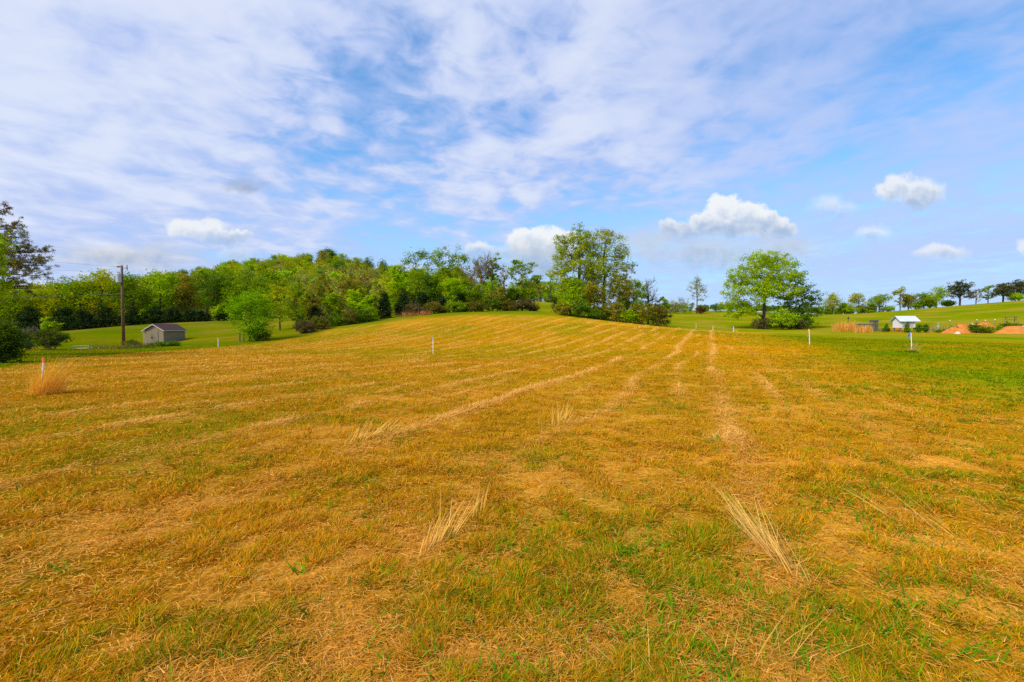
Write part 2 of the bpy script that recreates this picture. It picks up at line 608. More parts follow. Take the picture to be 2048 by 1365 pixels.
def ground_material():
    m, N, out = new_mat('field_ground')
    at = N.n.new('ShaderNodeAttribute')
    at.attribute_name = 'tint'
    co = N.n.new('ShaderNodeTexCoord').outputs['Object']
    f1 = N.noise(co, 9.0, 5.0, 0.7)
    f2 = N.noise(co, 1.7, 4.0, 0.6)
    f0 = N.noise(co, 55.0, 3.0, 0.7)
    f3 = N.noise(co, 0.25, 4.0, 0.6)
    c = at.outputs['Color']
    c = N.mix(N.ss(f0, 0.35, 0.65, 0.0, 0.6), c, N.mix(1.0, c, (0.52, 0.42, 0.4), 'MULTIPLY'))
    c = N.mix(N.ss(f1, 0.3, 0.75, 0.0, 0.45), c, N.mix(1.0, c, (0.55, 0.50, 0.4), 'MULTIPLY'))
    c = N.mix(N.ss(f2, 0.35, 0.72, 0.0, 0.5), c, N.mix(1.0, c, (1.28, 1.15, 1.4), 'MULTIPLY'))
    c = N.mix(N.ss(f3, 0.35, 0.7, 0.0, 0.6), c, N.mix(1.0, c, (0.74, 0.88, 0.8), 'MULTIPLY'))
    f4 = N.noise(N.v('MULTIPLY', co, (0.9, 0.12, 0.5)), 1.0, 4.0, 0.6)
    c = N.mix(N.ss(f4, 0.42, 0.66, 0.0, 0.35), c, N.mix(1.0, c, (1.2, 1.08, 1.0), 'MULTIPLY'))
    d = N.n.new('ShaderNodeBsdfDiffuse')
    d.inputs['Roughness'].default_value = 1.0
    N.put(d.inputs[0], c)
    bn = N.n.new('ShaderNodeBump')
    bn.inputs['Strength'].default_value = 0.25
    bn.inputs['Distance'].default_value = 0.02
    N.put(bn.inputs['Height'], N.m('ADD', f1, N.m('MULTIPLY', f2, 0.6)))
    N.l.new(bn.outputs[0], d.inputs['Normal'])
    N.l.new(d.outputs[0], out.inputs[0])
    return m


# ------------------------------------------------------------------ the ground: one sheet, rings round the viewpoint, finer where one stands
def build_ground():
    rr = np.concatenate([[0.0], np.geomspace(0.4, 3500.0, 700)])
    an = np.concatenate([np.arange(-68, 68, 0.28), np.arange(68, 292, 4.0)])
    an = np.radians(an)
    nr, na = len(rr), len(an)
    RR, AA = np.meshgrid(rr[1:], an, indexing='ij')
    x = (RR * np.sin(AA)).ravel(); y = (RR * np.cos(AA)).ravel()
    x = np.concatenate([[0.0], x]); y = np.concatenate([[0.0], y])
    z = height(x, y)
    c = ground_rgb(x, y)
    i = np.arange(nr - 2)[:, None]; j = np.arange(na)[None, :]
    j2 = (j + 1) % na
    a = 1 + i * na + j; b = 1 + i * na + j2; d = 1 + (i + 1) * na + j; e = 1 + (i + 1) * na + j2
    q = np.stack([a, b, e, d], -1).reshape(-1, 4)[:, ::-1]
    jj = np.arange(na)
    t = np.stack([np.zeros(na, int), 1 + (jj + 1) % na, 1 + jj], 1)[:, ::-1]
    t = t[:, ::-1]
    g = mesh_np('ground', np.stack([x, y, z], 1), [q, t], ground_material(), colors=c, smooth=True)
    tag(g, 'mown straw coloured hay field running into green pasture', 'field', kind='structure')
    return g


GROUND = build_ground()

# ------------------------------------------------------------------ plants
def rand_dirs(rng, n):
    v = rng.normal(size=(n, 3))
    return v / np.linalg.norm(v, axis=1)[:, None]


def leaf_quads(rng, cen, size, aspect=0.6, flat=0.35, along=None):
    """little diamond leaves at the centres; returns verts, quads"""
    n = len(cen)
    if along is None:
        d = rand_dirs(rng, n)
        d[:, 2] *= (1 - flat)
        d /= np.linalg.norm(d, axis=1)[:, None]
    else:
        d = along
    s = np.cross(d, rand_dirs(rng, n))
    s /= np.linalg.norm(s, axis=1)[:, None] + 1e-9
    L = (size * rng.uniform(0.6, 1.35, n))[:, None]
    v = np.stack([cen - d * L * 0.5, cen + s * L * aspect * 0.5, cen + d * L * 0.5, cen - s * L * aspect * 0.5], 1)
    f = np.arange(n * 4).reshape(n, 4)
    return v.reshape(-1, 3), f


def edge_tubes(a, b, ra, rb, n=4):
    """tapered prisms for many limbs at once"""
    d = b - a
    L = np.linalg.norm(d, axis=1)[:, None] + 1e-9
    d = d / L
    ref = np.where(np.abs(d[:, 2:3]) < 0.9, np.array([[0, 0, 1.0]]), np.array([[1.0, 0, 0]]))
    p = np.cross(d, ref); p /= np.linalg.norm(p, axis=1)[:, None] + 1e-9
    q = np.cross(d, p)
    k = np.arange(n) * 2 * math.pi / n
    cs = (np.cos(k)[None, :, None] * p[:, None] + np.sin(k)[None, :, None] * q[:, None])
    va = a[:, None] + cs * ra[:, None, None]
    vb = b[:, None] + cs * rb[:, None, None]
    v = np.concatenate([va, vb], 1).reshape(-1, 3)
    base = (np.arange(len(a)) * 2 * n)[:, None]
    fs = []
    for i in range(n):
        j = (i + 1) % n
        fs.append(np.concatenate([base + i, base + j, base + n + j, base + n + i], 1))
    return v, np.vstack(fs)


def grow(rng, H, lobes, ncl, per, leaf, clr, pal, trunk_r=None, trunk_top=0.7, lean=(0, 0), twigs=0, twig_len=0.8, tip=0.012, aspect=0.6,
         stems=1, spread=0.3, bare_clusters=0.0, shell=0.45, low=0.0):
    """limbs reach for points spread through the crown's lobes; leaves hang in clusters round those points.
    lobes: (x, y, z, rx, ry, rz) in metres from the foot. Returns trunk (v, f) and crown (v, f, c)."""
    lobes = np.array(lobes, float)
    vol = (lobes[:, 3] * lobes[:, 4] * lobes[:, 5]) ** 0.75
    pick = rng.choice(len(lobes), ncl, p=vol / vol.sum())
    lb = lobes[pick]
    dirs = rand_dirs(rng, ncl)
    rad = rng.uniform(0, 1, ncl) ** shell
    C = lb[:, :3] + dirs * lb[:, 3:] * rad[:, None]
    C[:, 2] = np.maximum(C[:, 2], low + 0.02 * H)
    nodes, par = [], []
    for s in range(stems):
        ang = rng.uniform(0, 6.28)
        off = np.array([math.cos(ang), math.sin(ang)]) * (spread if stems > 1 else 0) * H * rng.uniform(0.3, 1)
        top = trunk_top * H * rng.uniform(0.8, 1.0) if stems > 1 else trunk_top * H
        nseg = 9
        prev = -1
        for i in range(nseg + 1):
            t = i / nseg
            w = rng.normal(size=2) * 0.012 * H * t
            nodes.append([lean[0] * t + off[0] * t + w[0] + (off[0] * 0.15), lean[1] * t + off[1] * t + w[1] + off[1] * 0.15, top * t - (0.15 if i == 0 else 0)])
            par.append(prev)
            prev = len(nodes) - 1
    trunk_n = len(nodes)
    load = [0.0] * len(nodes)
    T = np.array(nodes)
    dist0 = np.min(np.linalg.norm(C[:, None] - T[None], axis=2), axis=1)
    tips = []
    for ci in np.argsort(dist0):
        c = C[ci]
        A = np.array(nodes)
        dv = c - A
        dd = np.linalg.norm(dv, axis=1)
        hor = np.hypot(dv[:, 0], dv[:, 1])
        cost = dd + np.maximum(0, 0.35 * hor - dv[:, 2]) * 0.9 + (A[:, 2] < 0.08 * H) * 2.0 * (stems == 1)
        p = int(np.argmin(cost))
        L = dd[p]
        k = max(1, min(4, int(L / (0.06 * H)) + 1))
        prev = p
        a0 = A[p]
        bend = rng.normal(size=3) * 0.07 * L
        for i in range(1, k + 1):
            t = i / k
            q = a0 + (c - a0) * t + bend * math.sin(math.pi * t) + np.array([0, 0, 0.06 * L * math.sin(math.pi * t)])
            nodes.append(q.tolist()); par.append(prev); load.append(0.0)
            prev = len(nodes) - 1
        load[prev] = 1.0
        tips.append(prev)
    A = np.array(nodes); par = np.array(par)
    load = np.array(load)
    for i in range(len(A) - 1, trunk_n - 1, -1):
        load[par[i]] += load[i]
    for i in range(trunk_n - 1, 0, -1):
        if par[i] >= 0:
            load[par[i]] += load[i]
    rads = tip * np.maximum(load, 1.0) ** 0.5
    if trunk_r is not None:
        rads *= (trunk_r / max(rads[0], 1e-6)) ** np.clip(np.log(np.maximum(load, 1)) / max(math.log(max(load[0], 2)), 0.1), 0, 1)
    e = np.where(par >= 0)[0]
    ra = np.minimum(rads[par[e]], rads[e] * 1.5)
    big = rads[e] > tip * 4
    tv, tf = edge_tubes(A[par[e]][big], A[e][big], ra[big], rads[e][big], 6)
    tv2, tf2 = edge_tubes(A[par[e]][~big], A[e][~big], ra[~big], rads[e][~big], 3)
    tv, tf = np.vstack([tv, tv2]), np.vstack([tf, tf2 + len(tv)])
    if twigs:
        n = len(C) * twigs
        b0 = np.repeat(A[tips], twigs, 0)
        out = b0 - np.array([0, 0, H * 0.35])
        out /= np.linalg.norm(out, axis=1)[:, None]
        dd = out * 0.6 + rand_dirs(rng, n) * 0.75 + np.array([0, 0, 0.35])
        dd /= np.linalg.norm(dd, axis=1)[:, None]
        b1 = b0 + dd * twig_len * rng.uniform(0.5, 1.2, n)[:, None]
        v3, f3 = edge_tubes(b0, b1, np.full(n, tip * 0.8), np.full(n, tip * 0.4), 3)
        tv, tf = np.vstack([tv, v3]), np.vstack([tf, f3 + len(tv)])
    keep = rng.uniform(size=len(C)) >= bare_clusters
    Cc = A[tips][keep]
    n = len(Cc) * per
    if n:
        cen = np.repeat(Cc, per, 0) + rng.normal(size=(n, 3)) * np.array([1, 1, 0.62]) * clr * 0.55 * np.repeat(rng.uniform(0.6, 1.35, len(Cc)), per)[:, None]
        cen[:, 2] = np.maximum(cen[:, 2], 0.04)
        lv, lf = leaf_quads(rng, cen, leaf, aspect)
        pal = np.array(pal)
        ci = rng.integers(0, len(pal), len(Cc))
        base = pal[ci] * rng.uniform(0.78, 1.25, (len(Cc), 1))
        cc = np.repeat(base, per, 0) * rng.uniform(0.7, 1.32, (n, 1)) * rng.uniform(0.9, 1.1, (n, 3))
        lc = np.repeat(cc, 4, 0)
    else:
        lv, lf, lc = np.zeros((0, 3)), np.zeros((0, 4), int), np.zeros((0, 3))
    return (tv, tf), (lv, lf, lc)


PAL = {
    'bright': [(0.145, 0.265, 0.004), (0.11, 0.225, 0.004), (0.175, 0.27, 0.004)],
    'mid': [(0.095, 0.175, 0.006), (0.075, 0.15, 0.008), (0.12, 0.19, 0.005)],
    'deep': [(0.05, 0.11, 0.008), (0.038, 0.09, 0.010), (0.065, 0.125, 0.008)],
    'olive': [(0.12, 0.14, 0.010), (0.095, 0.125, 0.010), (0.15, 0.15, 0.012)],
    'yellow': [(0.21, 0.23, 0.004), (0.24, 0.20, 0.004), (0.16, 0.22, 0.004)],
    'rust': [(0.17, 0.125, 0.012), (0.14, 0.15, 0.010), (0.19, 0.135, 0.014), (0.13, 0.16, 0.008)],
    'dark': [(0.022, 0.042, 0.010), (0.03, 0.05, 0.012), (0.018, 0.034, 0.010)],
    'pine': [(0.055, 0.062, 0.024), (0.075, 0.07, 0.03), (0.04, 0.055, 0.02)],
    'pale': [(0.17, 0.22, 0.03), (0.14, 0.19, 0.025), (0.20, 0.23, 0.05)],
    'blossom': [(0.42, 0.37, 0.30), (0.20, 0.19, 0.08), (0.30, 0.24, 0.17)],
    'brown': [(0.115, 0.09, 0.035), (0.09, 0.085, 0.022), (0.13, 0.095, 0.04)],
    'scrub': [(0.05, 0.085, 0.010), (0.075, 0.085, 0.014), (0.09, 0.075, 0.02)],
}


PAL = {k: [tuple(c * m_ * (1.35 if k in ('dark', 'brown', 'blossom') else 1.9 if k == 'pine' else 2.1) for c, m_ in zip(q, (1.0, 1.0, 1.0) if k in ('dark', 'pine', 'brown', 'blossom', 'rust') else (1.0, 1.0, 0.6) if k == 'yellow' else (1.24, 1.0, 0.6))) for q in v] for k, v in PAL.items()}


def round_lobes(rng, H, W, base=0.22, n=6, depth=1.0):
    """a crown of several uneven lobes, W wide, from base*H to H"""
    out = [(0, 0, H * (base + 1) * 0.5, W * 0.30, W * 0.30 * depth, H * (1 - base) * 0.44)]
    for i in range(n):
        a = 6.283 * (i + rng.uniform(-0.3, 0.3)) / n
        zz = H * rng.uniform(base + 0.12, 0.86)
        k = math.sin(math.pi * np.clip((zz / H - base) / (1 - base), 0.1, 0.95)) ** 0.6
        rr = W * 0.5 * k
        q = rng.uniform(0.40, 0.58)
        out.append((math.cos(a) * rr * (1 - q), math.sin(a) * rr * (1 - q) * depth, zz, rr * q, rr * q, min(H * 0.21, (H - zz) * 0.98 + 0.05 * H)))
    out.append((rng.uniform(-.1, .1) * W, rng.uniform(-.1, .1) * W, H * 0.86, W * 0.2, W * 0.2, H * 0.13))
    return out


def plant(name, px, D, top, wpx, label, cat, pal='mid', group=None, seed=0, base=0.2, nl=6, ncl=150, per=34, leaf=None, bark=None, lobes=None, dx=0.0,
          H=None, leafmat=None, **kw):
    """one tree or bush standing on the ground at photo column px and distance D, top at row `top`, wpx wide"""
    x, y = xat(px, D) + dx, D
    z = hz(x, y)
    if H is None:
        H = zat(top, D) - z
    W = wpx * D / F
    rng = np.random.default_rng(seed * 7919 + int(px) * 31 + int(D * 10))
    if lobes is None:
        lb = round_lobes(rng, H, W, base, nl)
    else:   # lobes given as fractions: x of W, y of W, z of H, radii of W, W, H
        fz = 1.0 if lobes is CONE or lobes is DOME else 1.45
        lb = [(a * W, b * W, c * H, d * W, e * W, f * H * fz) for a, b, c, d, e, f in lobes]
        lb = [(a, b, min(c, H * 0.99 - f), d, e, f) for a, b, c, d, e, f in lb]
    if leaf is None:
        leaf = max(0.09, D * 0.0030)
        per = int(per * 1.4)
    kw.setdefault('clr', max(0.25, 0.075 * W))
    kw.setdefault('tip', max(0.009, D * 0.00015))
    t, c = grow(rng, H, lb, ncl, per, leaf, pal=PAL[pal] if isinstance(pal, str) else pal, **kw)
    o = thing(name, (x, y, z), label, cat, group)
    mesh_np('trunk', t[0], [t[1]], bark or M_BARK, o)
    if len(c[0]):
        mesh_np('crown', c[0], [c[1]], leafmat or M_LEAF, o, colors=c[2])
    return o


CONE = [(0, 0, 0.16, 0.46, 0.46, 0.15), (0, 0, 0.34, 0.42, 0.42, 0.18), (0, 0, 0.55, 0.31, 0.31, 0.2), (0, 0, 0.76, 0.18, 0.18, 0.17), (0, 0, 0.91, 0.07, 0.07, 0.09)]
DOME = [(0, 0, 0.42, 0.46, 0.46, 0.40), (-0.2, 0.1, 0.5, 0.28, 0.28, 0.42), (0.22, -0.1, 0.46, 0.27, 0.27, 0.42), (0, 0, 0.75, 0.22, 0.22, 0.24)]

# ------------------------------------------------------------------ the middle tree line on the crest of the field
GC = 'trees along the crest of the field'
plant('tree', 792, 84, 523, 62, 'bright green rounded tree at the left end of the crest tree line', 'tree', 'bright', GC, 1, 0.15, ncl=150)
plant('tree', 842, 88, 497, 74, 'tall open crowned tree leaning left above the crest tree line', 'tree', 'mid', GC, 2, 0.42, ncl=120, trunk_top=0.62, lean=(-0.6, 0),
      lobes=[(-0.28, 0, 0.86, 0.22, 0.2, 0.07), (0.05, 0, 0.93, 0.16, 0.2, 0.06), (-0.4, 0, 0.72, 0.16, 0.2, 0.08), (0.3, 0.1, 0.84, 0.2, 0.2, 0.07), (0, 0, 0.62, 0.35, 0.3, 0.1), (0.2, -0.2, 0.45, 0.4, 0.3, 0.15)], clr=0.8)
plant('tree', 898, 88, 494, 80, 'tall dark green tree with a feathery top in the crest tree line', 'tree', 'mid', GC, 3, 0.3, ncl=165,
      lobes=[(-0.2, 0, 0.92, 0.2, 0.2, 0.07), (0.18, 0, 0.88, 0.24, 0.24, 0.09), (0.42, 0, 0.8, 0.14, 0.18, 0.06), (0, 0, 0.68, 0.42, 0.35, 0.14), (-0.25, -0.1, 0.5, 0.3, 0.3, 0.14), (0.2, 0, 0.4, 0.4, 0.35, 0.2)], clr=0.75)
plant('tree', 906, 82, 556, 72, 'lower bright green tree in front of the feathery topped tree', 'tree', 'bright', GC, 4, 0.08, ncl=150)
plant('bare_tree', 962, 87, 506, 62, 'grey nearly leafless tree, fanning twigs against the cloud', 'tree', 'olive', GC, 5, 0.35, ncl=120, per=9, bark=M_BARK_PALE, twigs=7, twig_len=1.5, bare_clusters=0.45, trunk_top=0.6, tip=0.022)
plant('tree', 985, 89, 512, 40, 'thin leafy tree just right of the leafless crest tree', 'tree', 'mid', GC, 6, 0.4, ncl=60, per=26, twigs=3, twig_len=1.1, bark=M_BARK_PALE)
plant('bare_tree', 1008, 88, 520, 26, 'slender bare sapling between the leafless tree and the flat topped tree', 'tree', 'olive', GC, 7, 0.4, ncl=45, per=7, bark=M_BARK_PALE, twigs=5, twig_len=1.0, bare_clusters=0.5, tip=0.02)
plant('tree', 1044, 84, 521, 72, 'green flat topped tree at the right end of the crest tree line', 'tree', 'mid', GC, 8, 0.3, ncl=150,
      lobes=[(-0.1, 0, 0.9, 0.28, 0.25, 0.09), (0.25, 0, 0.82, 0.2, 0.2, 0.08), (-0.32, 0, 0.74, 0.2, 0.2, 0.09), (0.38, 0, 0.62, 0.16, 0.2, 0.08), (0, 0, 0.55, 0.42, 0.3, 0.13), (0.05, 0, 0.32, 0.4, 0.35, 0.14)])
plant('tree', 955, 81, 566, 62, 'leafy green tree under the leafless crest tree', 'tree', 'mid', GC, 9, 0.08, ncl=130)
plant('tree', 1000, 81, 573, 60, 'reddish brown budding tree low in the crest tree line', 'tree', 'rust', GC, 10, 0.05, ncl=100, per=20, twigs=3)
plant('tree', 1030, 82, 578, 56, 'dark leafy tree beneath the flat topped tree', 'tree', 'deep', GC, 11, 0.04, ncl=120)
plant('tree', 862, 83, 552, 60, 'deep green tree between the bright rounded and feathery trees', 'tree', 'deep', GC, 12, 0.05, ncl=140)

GD = 'dark cedars under the crest trees'
for i, (px, D, top, w, what) in enumerate([
    (770, 75, 583, 34, 'dark cedar at the lower left of the bright rounded crest tree'),
    (806, 78, 580, 40, 'dark cedar behind the patch of reddish dry grass'),
    (846, 80, 577, 40, 'broad dark cedar just right of the reddish dry grass'),
    (884, 80, 590, 30, 'small dark cedar under the feathery topped tree'),
    (922, 80, 585, 34, 'dark cedar at the foot of the leafless crest tree'),
    (1118, 78, 590, 24, 'dark cedar at the left edge of the big twin tree thicket')]):
    plant('cedar_tree', px, D, top, w, what, 'cedar', 'dark', GD, 20 + i, lobes=CONE, ncl=95, per=36, leafmat=M_NEEDLE, clr=0.5, shell=0.33)

GB = 'bushes at the foot of the crest trees'
for i, (px, D, top, w, pal, what) in enumerate([
    (829, 76, 607, 56, 'brown', 'twiggy brown bush behind the reddish dry grass'),
    (868, 77, 604, 44, 'scrub', 'dull green bush right of the reddish dry grass'),
    (912, 78, 600, 48, 'mid', 'mid green bush under the lower bright tree'),
    (950, 78, 602, 46, 'scrub', 'brownish green bush below the leafless crest tree'),
    (985, 79, 596, 44, 'deep', 'deep green bush below the reddish brown budding tree'),
    (1017, 79, 600, 44, 'scrub', 'scrubby bush near the flat topped tree'),
    (1046, 79, 597, 50, 'brown', 'brown stemmed bush beside the grassy gap'),
    (1066, 80, 606, 20, 'olive', 'thin olive bush at the left side of the grassy gap')]):
    plant('bush', px, D, top, w, what, 'bush', pal, GB, 30 + i, lobes=DOME, ncl=80, per=26, stems=5, spread=0.3, clr=0.45, trunk_top=0.6, twigs=2 if pal in ('brown', 'scrub') else 0, twig_len=0.5)

# seen through the gap, on the next field
GG = 'trees seen through the grassy gap'
for i, (px, D, top, w, pal, what) in enumerate([
    (1078, 168, 553, 38, 'pale', 'pale airy tree in the gap beside the flat topped tree'),
    (1100, 172, 541, 36, 'bright', 'light green tree in the middle of the grassy gap'),
    (1125, 170, 555, 40, 'mid', 'far green tree partly behind the big twin tree'),
    (1060, 175, 560, 40, 'olive', 'far olive tree behind the brown stemmed bush')]):
    plant('tree', px, D, top, w, what, 'tree', pal, GG, 50 + i, 0.12, ncl=90, per=22, leaf=0.42, twigs=2, twig_len=1.2, bark=M_BARK_PALE)

# ------------------------------------------------------------------ the big pair and its thicket
GT = 'trees of the thicket in the middle'
plant('tree', 1158, 76, 449, 108, 'tallest tree, full light green crown, left one of the big pair', 'tree', [(0.40, 0.47, 0.014), (0.34, 0.43, 0.014), (0.46, 0.50, 0.016)], GT, 61, ncl=480, per=36, trunk_top=0.86, trunk_r=0.32, clr=0.62, bark=M_BARK,
      lobes=[(0.0, 0, 0.93, 0.12, 0.14, 0.07), (-0.05, 0, 0.82, 0.24, 0.22, 0.1), (-0.28, 0, 0.78, 0.2, 0.2, 0.09), (0.14, 0, 0.78, 0.2, 0.25, 0.1), (-0.22, 0.1, 0.62, 0.3, 0.25, 0.1), (0.1, -0.1, 0.6, 0.3, 0.25, 0.1), (-0.33, 0, 0.45, 0.2, 0.2, 0.1), (0.1, 0, 0.38, 0.3, 0.25, 0.1), (0.3, -0.1, 0.5, 0.22, 0.22, 0.12), (-0.1, 0, 0.28, 0.36, 0.3, 0.1)])
plant('tree', 1208, 77, 450, 92, 'tall airy tree with thin leaves and rounded top, right one of the big pair', 'tree', [(0.43, 0.46, 0.045), (0.40, 0.44, 0.04), (0.37, 0.45, 0.025)], GT, 62, ncl=400, per=22, trunk_top=0.85, trunk_r=0.26, clr=0.6, twigs=2, twig_len=0.9, bark=M_BARK,
      lobes=[(0.0, 0, 0.93, 0.22, 0.2, 0.07), (-0.05, 0, 0.8, 0.36, 0.3, 0.12), (0.3, 0, 0.78, 0.22, 0.2, 0.11), (0.38, 0, 0.62, 0.18, 0.2, 0.1), (0.0, 0, 0.58, 0.36, 0.3, 0.12), (0.2, 0, 0.42, 0.3, 0.25, 0.1), (-0.25, -0.1, 0.42, 0.3, 0.25, 0.12), (0, 0, 0.28, 0.4, 0.3, 0.1)])
plant('tree', 1252, 78, 512, 50, 'slim airy tree right of the big pair', 'tree', 'pale', GT, 63, 0.4, ncl=75, per=15, twigs=3, twig_len=0.9, bark=M_BARK_PALE, trunk_top=0.85,
      lobes=[(-0.15, 0, 0.9, 0.18, 0.2, 0.1), (0.25, 0, 0.82, 0.18, 0.2, 0.1), (0, 0, 0.65, 0.34, 0.3, 0.14), (0.2, 0, 0.48, 0.3, 0.3, 0.12)])
plant('blossom_tree', 1296, 76, 556, 58, 'thin tree with whitish blossom and dark twigs at the right of the thicket', 'tree', 'blossom', GT, 64, 0.3, ncl=95, per=9, twigs=5, twig_len=0.9, bark=M_BARK, trunk_top=0.7, tip=0.02, leaf=0.2)
plant('tree', 1140, 74, 556, 76, 'bright leafy tree at the foot of the tallest tree', 'tree', 'bright', GT, 65, 0.08, ncl=140, per=30)
plant('tree', 1238, 74, 548, 72, 'reddish budding tree in front of the airy tall tree', 'tree', [(0.30, 0.24, 0.02), (0.28, 0.32, 0.012), (0.34, 0.27, 0.02), (0.24, 0.33, 0.01)], GT, 66, 0.06, ncl=150, per=26, twigs=3, twig_len=0.8)
plant('tree', 1188, 73, 562, 72, 'olive leafed sapling before the two tall trunks', 'tree', 'olive', GT, 67, 0.1, ncl=130, per=24, twigs=2)
plant('tree', 1266, 75, 556, 72, 'green leafy tree below the slim airy tree', 'tree', 'mid', GT, 68, 0.06, ncl=140, per=28)
plant('tree', 1322, 76, 590, 40, 'small green tree over the round dark bush', 'tree', 'mid', GT, 69, 0.15, ncl=70, per=26)
GH = 'bushes of the thicket in the middle'
for i, (px, D, top, w, pal, what) in enumerate([
    (1132, 73, 603, 50, 'rust', 'rusty green bush at the left edge of the thicket'),
    (1160, 72, 606, 52, 'deep', 'dark green bush under the tallest tree'),
    (1194, 72, 612, 52, 'deep', 'dark low bush between the two tall trunks'),
    (1226, 71, 602, 54, 'rust', 'reddish brown brush below the airy tall tree'),
    (1254, 71, 618, 36, 'bright', 'low bright green bush amid reddish brush'),
    (1280, 71, 600, 54, 'olive', 'dull brush under the green leafy thicket tree'),
    (1316, 71, 609, 50, 'scrub', 'round dark bush at the right end of the thicket')]):
    plant('bush', px, D, top, w, what, 'bush', pal, GH, 80 + i, lobes=DOME, ncl=90, per=26, stems=6, spread=0.3, clr=0.42, trunk_top=0.6, twigs=3 if pal in ('brown', 'scrub', 'rust') else 0, twig_len=0.5)

# ------------------------------------------------------------------ far crest between thicket and the right hand tree
plant('bare_tree', 1393, 148, 555, 44, 'tall half bare tree alone on the far crest', 'tree', 'pale', None, 91, 0.25, ncl=95, per=9, twigs=4, twig_len=1.4, bark=M_BARK_PALE, trunk_top=0.8, tip=0.020, leaf=0.36)
plant('bush', 1401, 147, 611, 20, 'rust red bush at the foot of the half bare tree', 'bush', [(0.2, 0.08, 0.02), (0.15, 0.09, 0.02)], None, 92, lobes=DOME, ncl=50, per=22, stems=4, clr=0.5, leaf=0.35)
GF = 'pale shrubs on the far crest'
for i, (px, top, w, what) in enumerate([(1362, 592, 40, 'hazy leafless shrub on the far crest left of the half bare tree'), (1340, 600, 26, 'low hazy shrub on the far crest beside the thicket')]):
    plant('bush', px, 150, top, w, what, 'bush', 'pale', GF, 93 + i, lobes=DOME, ncl=60, per=8, stems=6, twigs=5, twig_len=1.1, clr=0.7, leaf=0.3, bark=M_BARK_PALE)

# ------------------------------------------------------------------ the big tree in the right half
GR = 'tree clump standing alone in the right half of the field'
plant('tree', 1527, 93, 499, 156, 'big spreading bright green tree standing alone in the green field', 'tree', [(0.40, 0.54, 0.004), (0.33, 0.48, 0.004), (0.46, 0.56, 0.005)], GR, 101, ncl=620, per=36, trunk_top=0.6, trunk_r=0.32, clr=0.72,
      lobes=[(-0.02, 0, 0.92, 0.17, 0.2, 0.06), (0.12, 0, 0.84, 0.2, 0.2, 0.08), (-0.18, 0, 0.8, 0.16, 0.2, 0.08), (0.27, 0, 0.82, 0.12, 0.15, 0.07), (-0.3, 0, 0.66, 0.2, 0.2, 0.09), (0.02, -0.1, 0.68, 0.25, 0.2, 0.1), (0.3, 0, 0.64, 0.2, 0.2, 0.08), (0.44, 0, 0.66, 0.1, 0.15, 0.06), (-0.38, 0, 0.47, 0.16, 0.2, 0.09), (-0.15, -0.2, 0.45, 0.22, 0.2, 0.1), (-0.36, 0, 0.3, 0.18, 0.18, 0.07), (0.22, -0.1, 0.48, 0.2, 0.2, 0.08), (-0.42, 0, 0.2, 0.14, 0.15, 0.05), (-0.22, -0.1, 0.24, 0.16, 0.15, 0.06), (0.0, 0, 0.55, 0.3, 0.3, 0.12)])
plant('tree', 1597, 92, 560, 88, 'darker green bushy tree leaning out right beside the big spreading tree', 'tree', 'deep', GR, 102, ncl=180, per=34, trunk_top=0.55, clr=0.6,
      lobes=[(0.0, 0, 0.86, 0.3, 0.3, 0.12), (0.25, 0, 0.62, 0.28, 0.3, 0.14), (-0.2, 0, 0.55, 0.3, 0.3, 0.2), (0.3, 0, 0.38, 0.22, 0.25, 0.14), (0.0, 0, 0.3, 0.3, 0.3, 0.18)])
plant('bush', 1566, 88, 616, 66, 'light green bush in front of the darker bushy tree', 'bush', 'bright', GR, 103, lobes=DOME, ncl=110, per=24, stems=6, clr=0.5, low=1.0)
plant('bush', 1578, 88, 634, 60, 'dark brown undergrowth bush under the light green one', 'bush', 'brown', GR, 104, lobes=DOME, ncl=80, per=14, stems=8, twigs=5, twig_len=0.8, clr=0.4)
plant('bush', 1527, 90, 634, 52, 'brown twiggy bush round the foot of the big spreading tree', 'bush', 'brown', GR, 105, lobes=DOME, ncl=70, per=12, stems=8, twigs=5, twig_len=0.8, clr=0.4)
plant('bush', 1606, 89, 630, 46, 'leafy green bush at the right foot of the darker bushy tree', 'bush', 'deep', GR, 106, lobes=DOME, ncl=70, per=24, stems=5, clr=0.45)

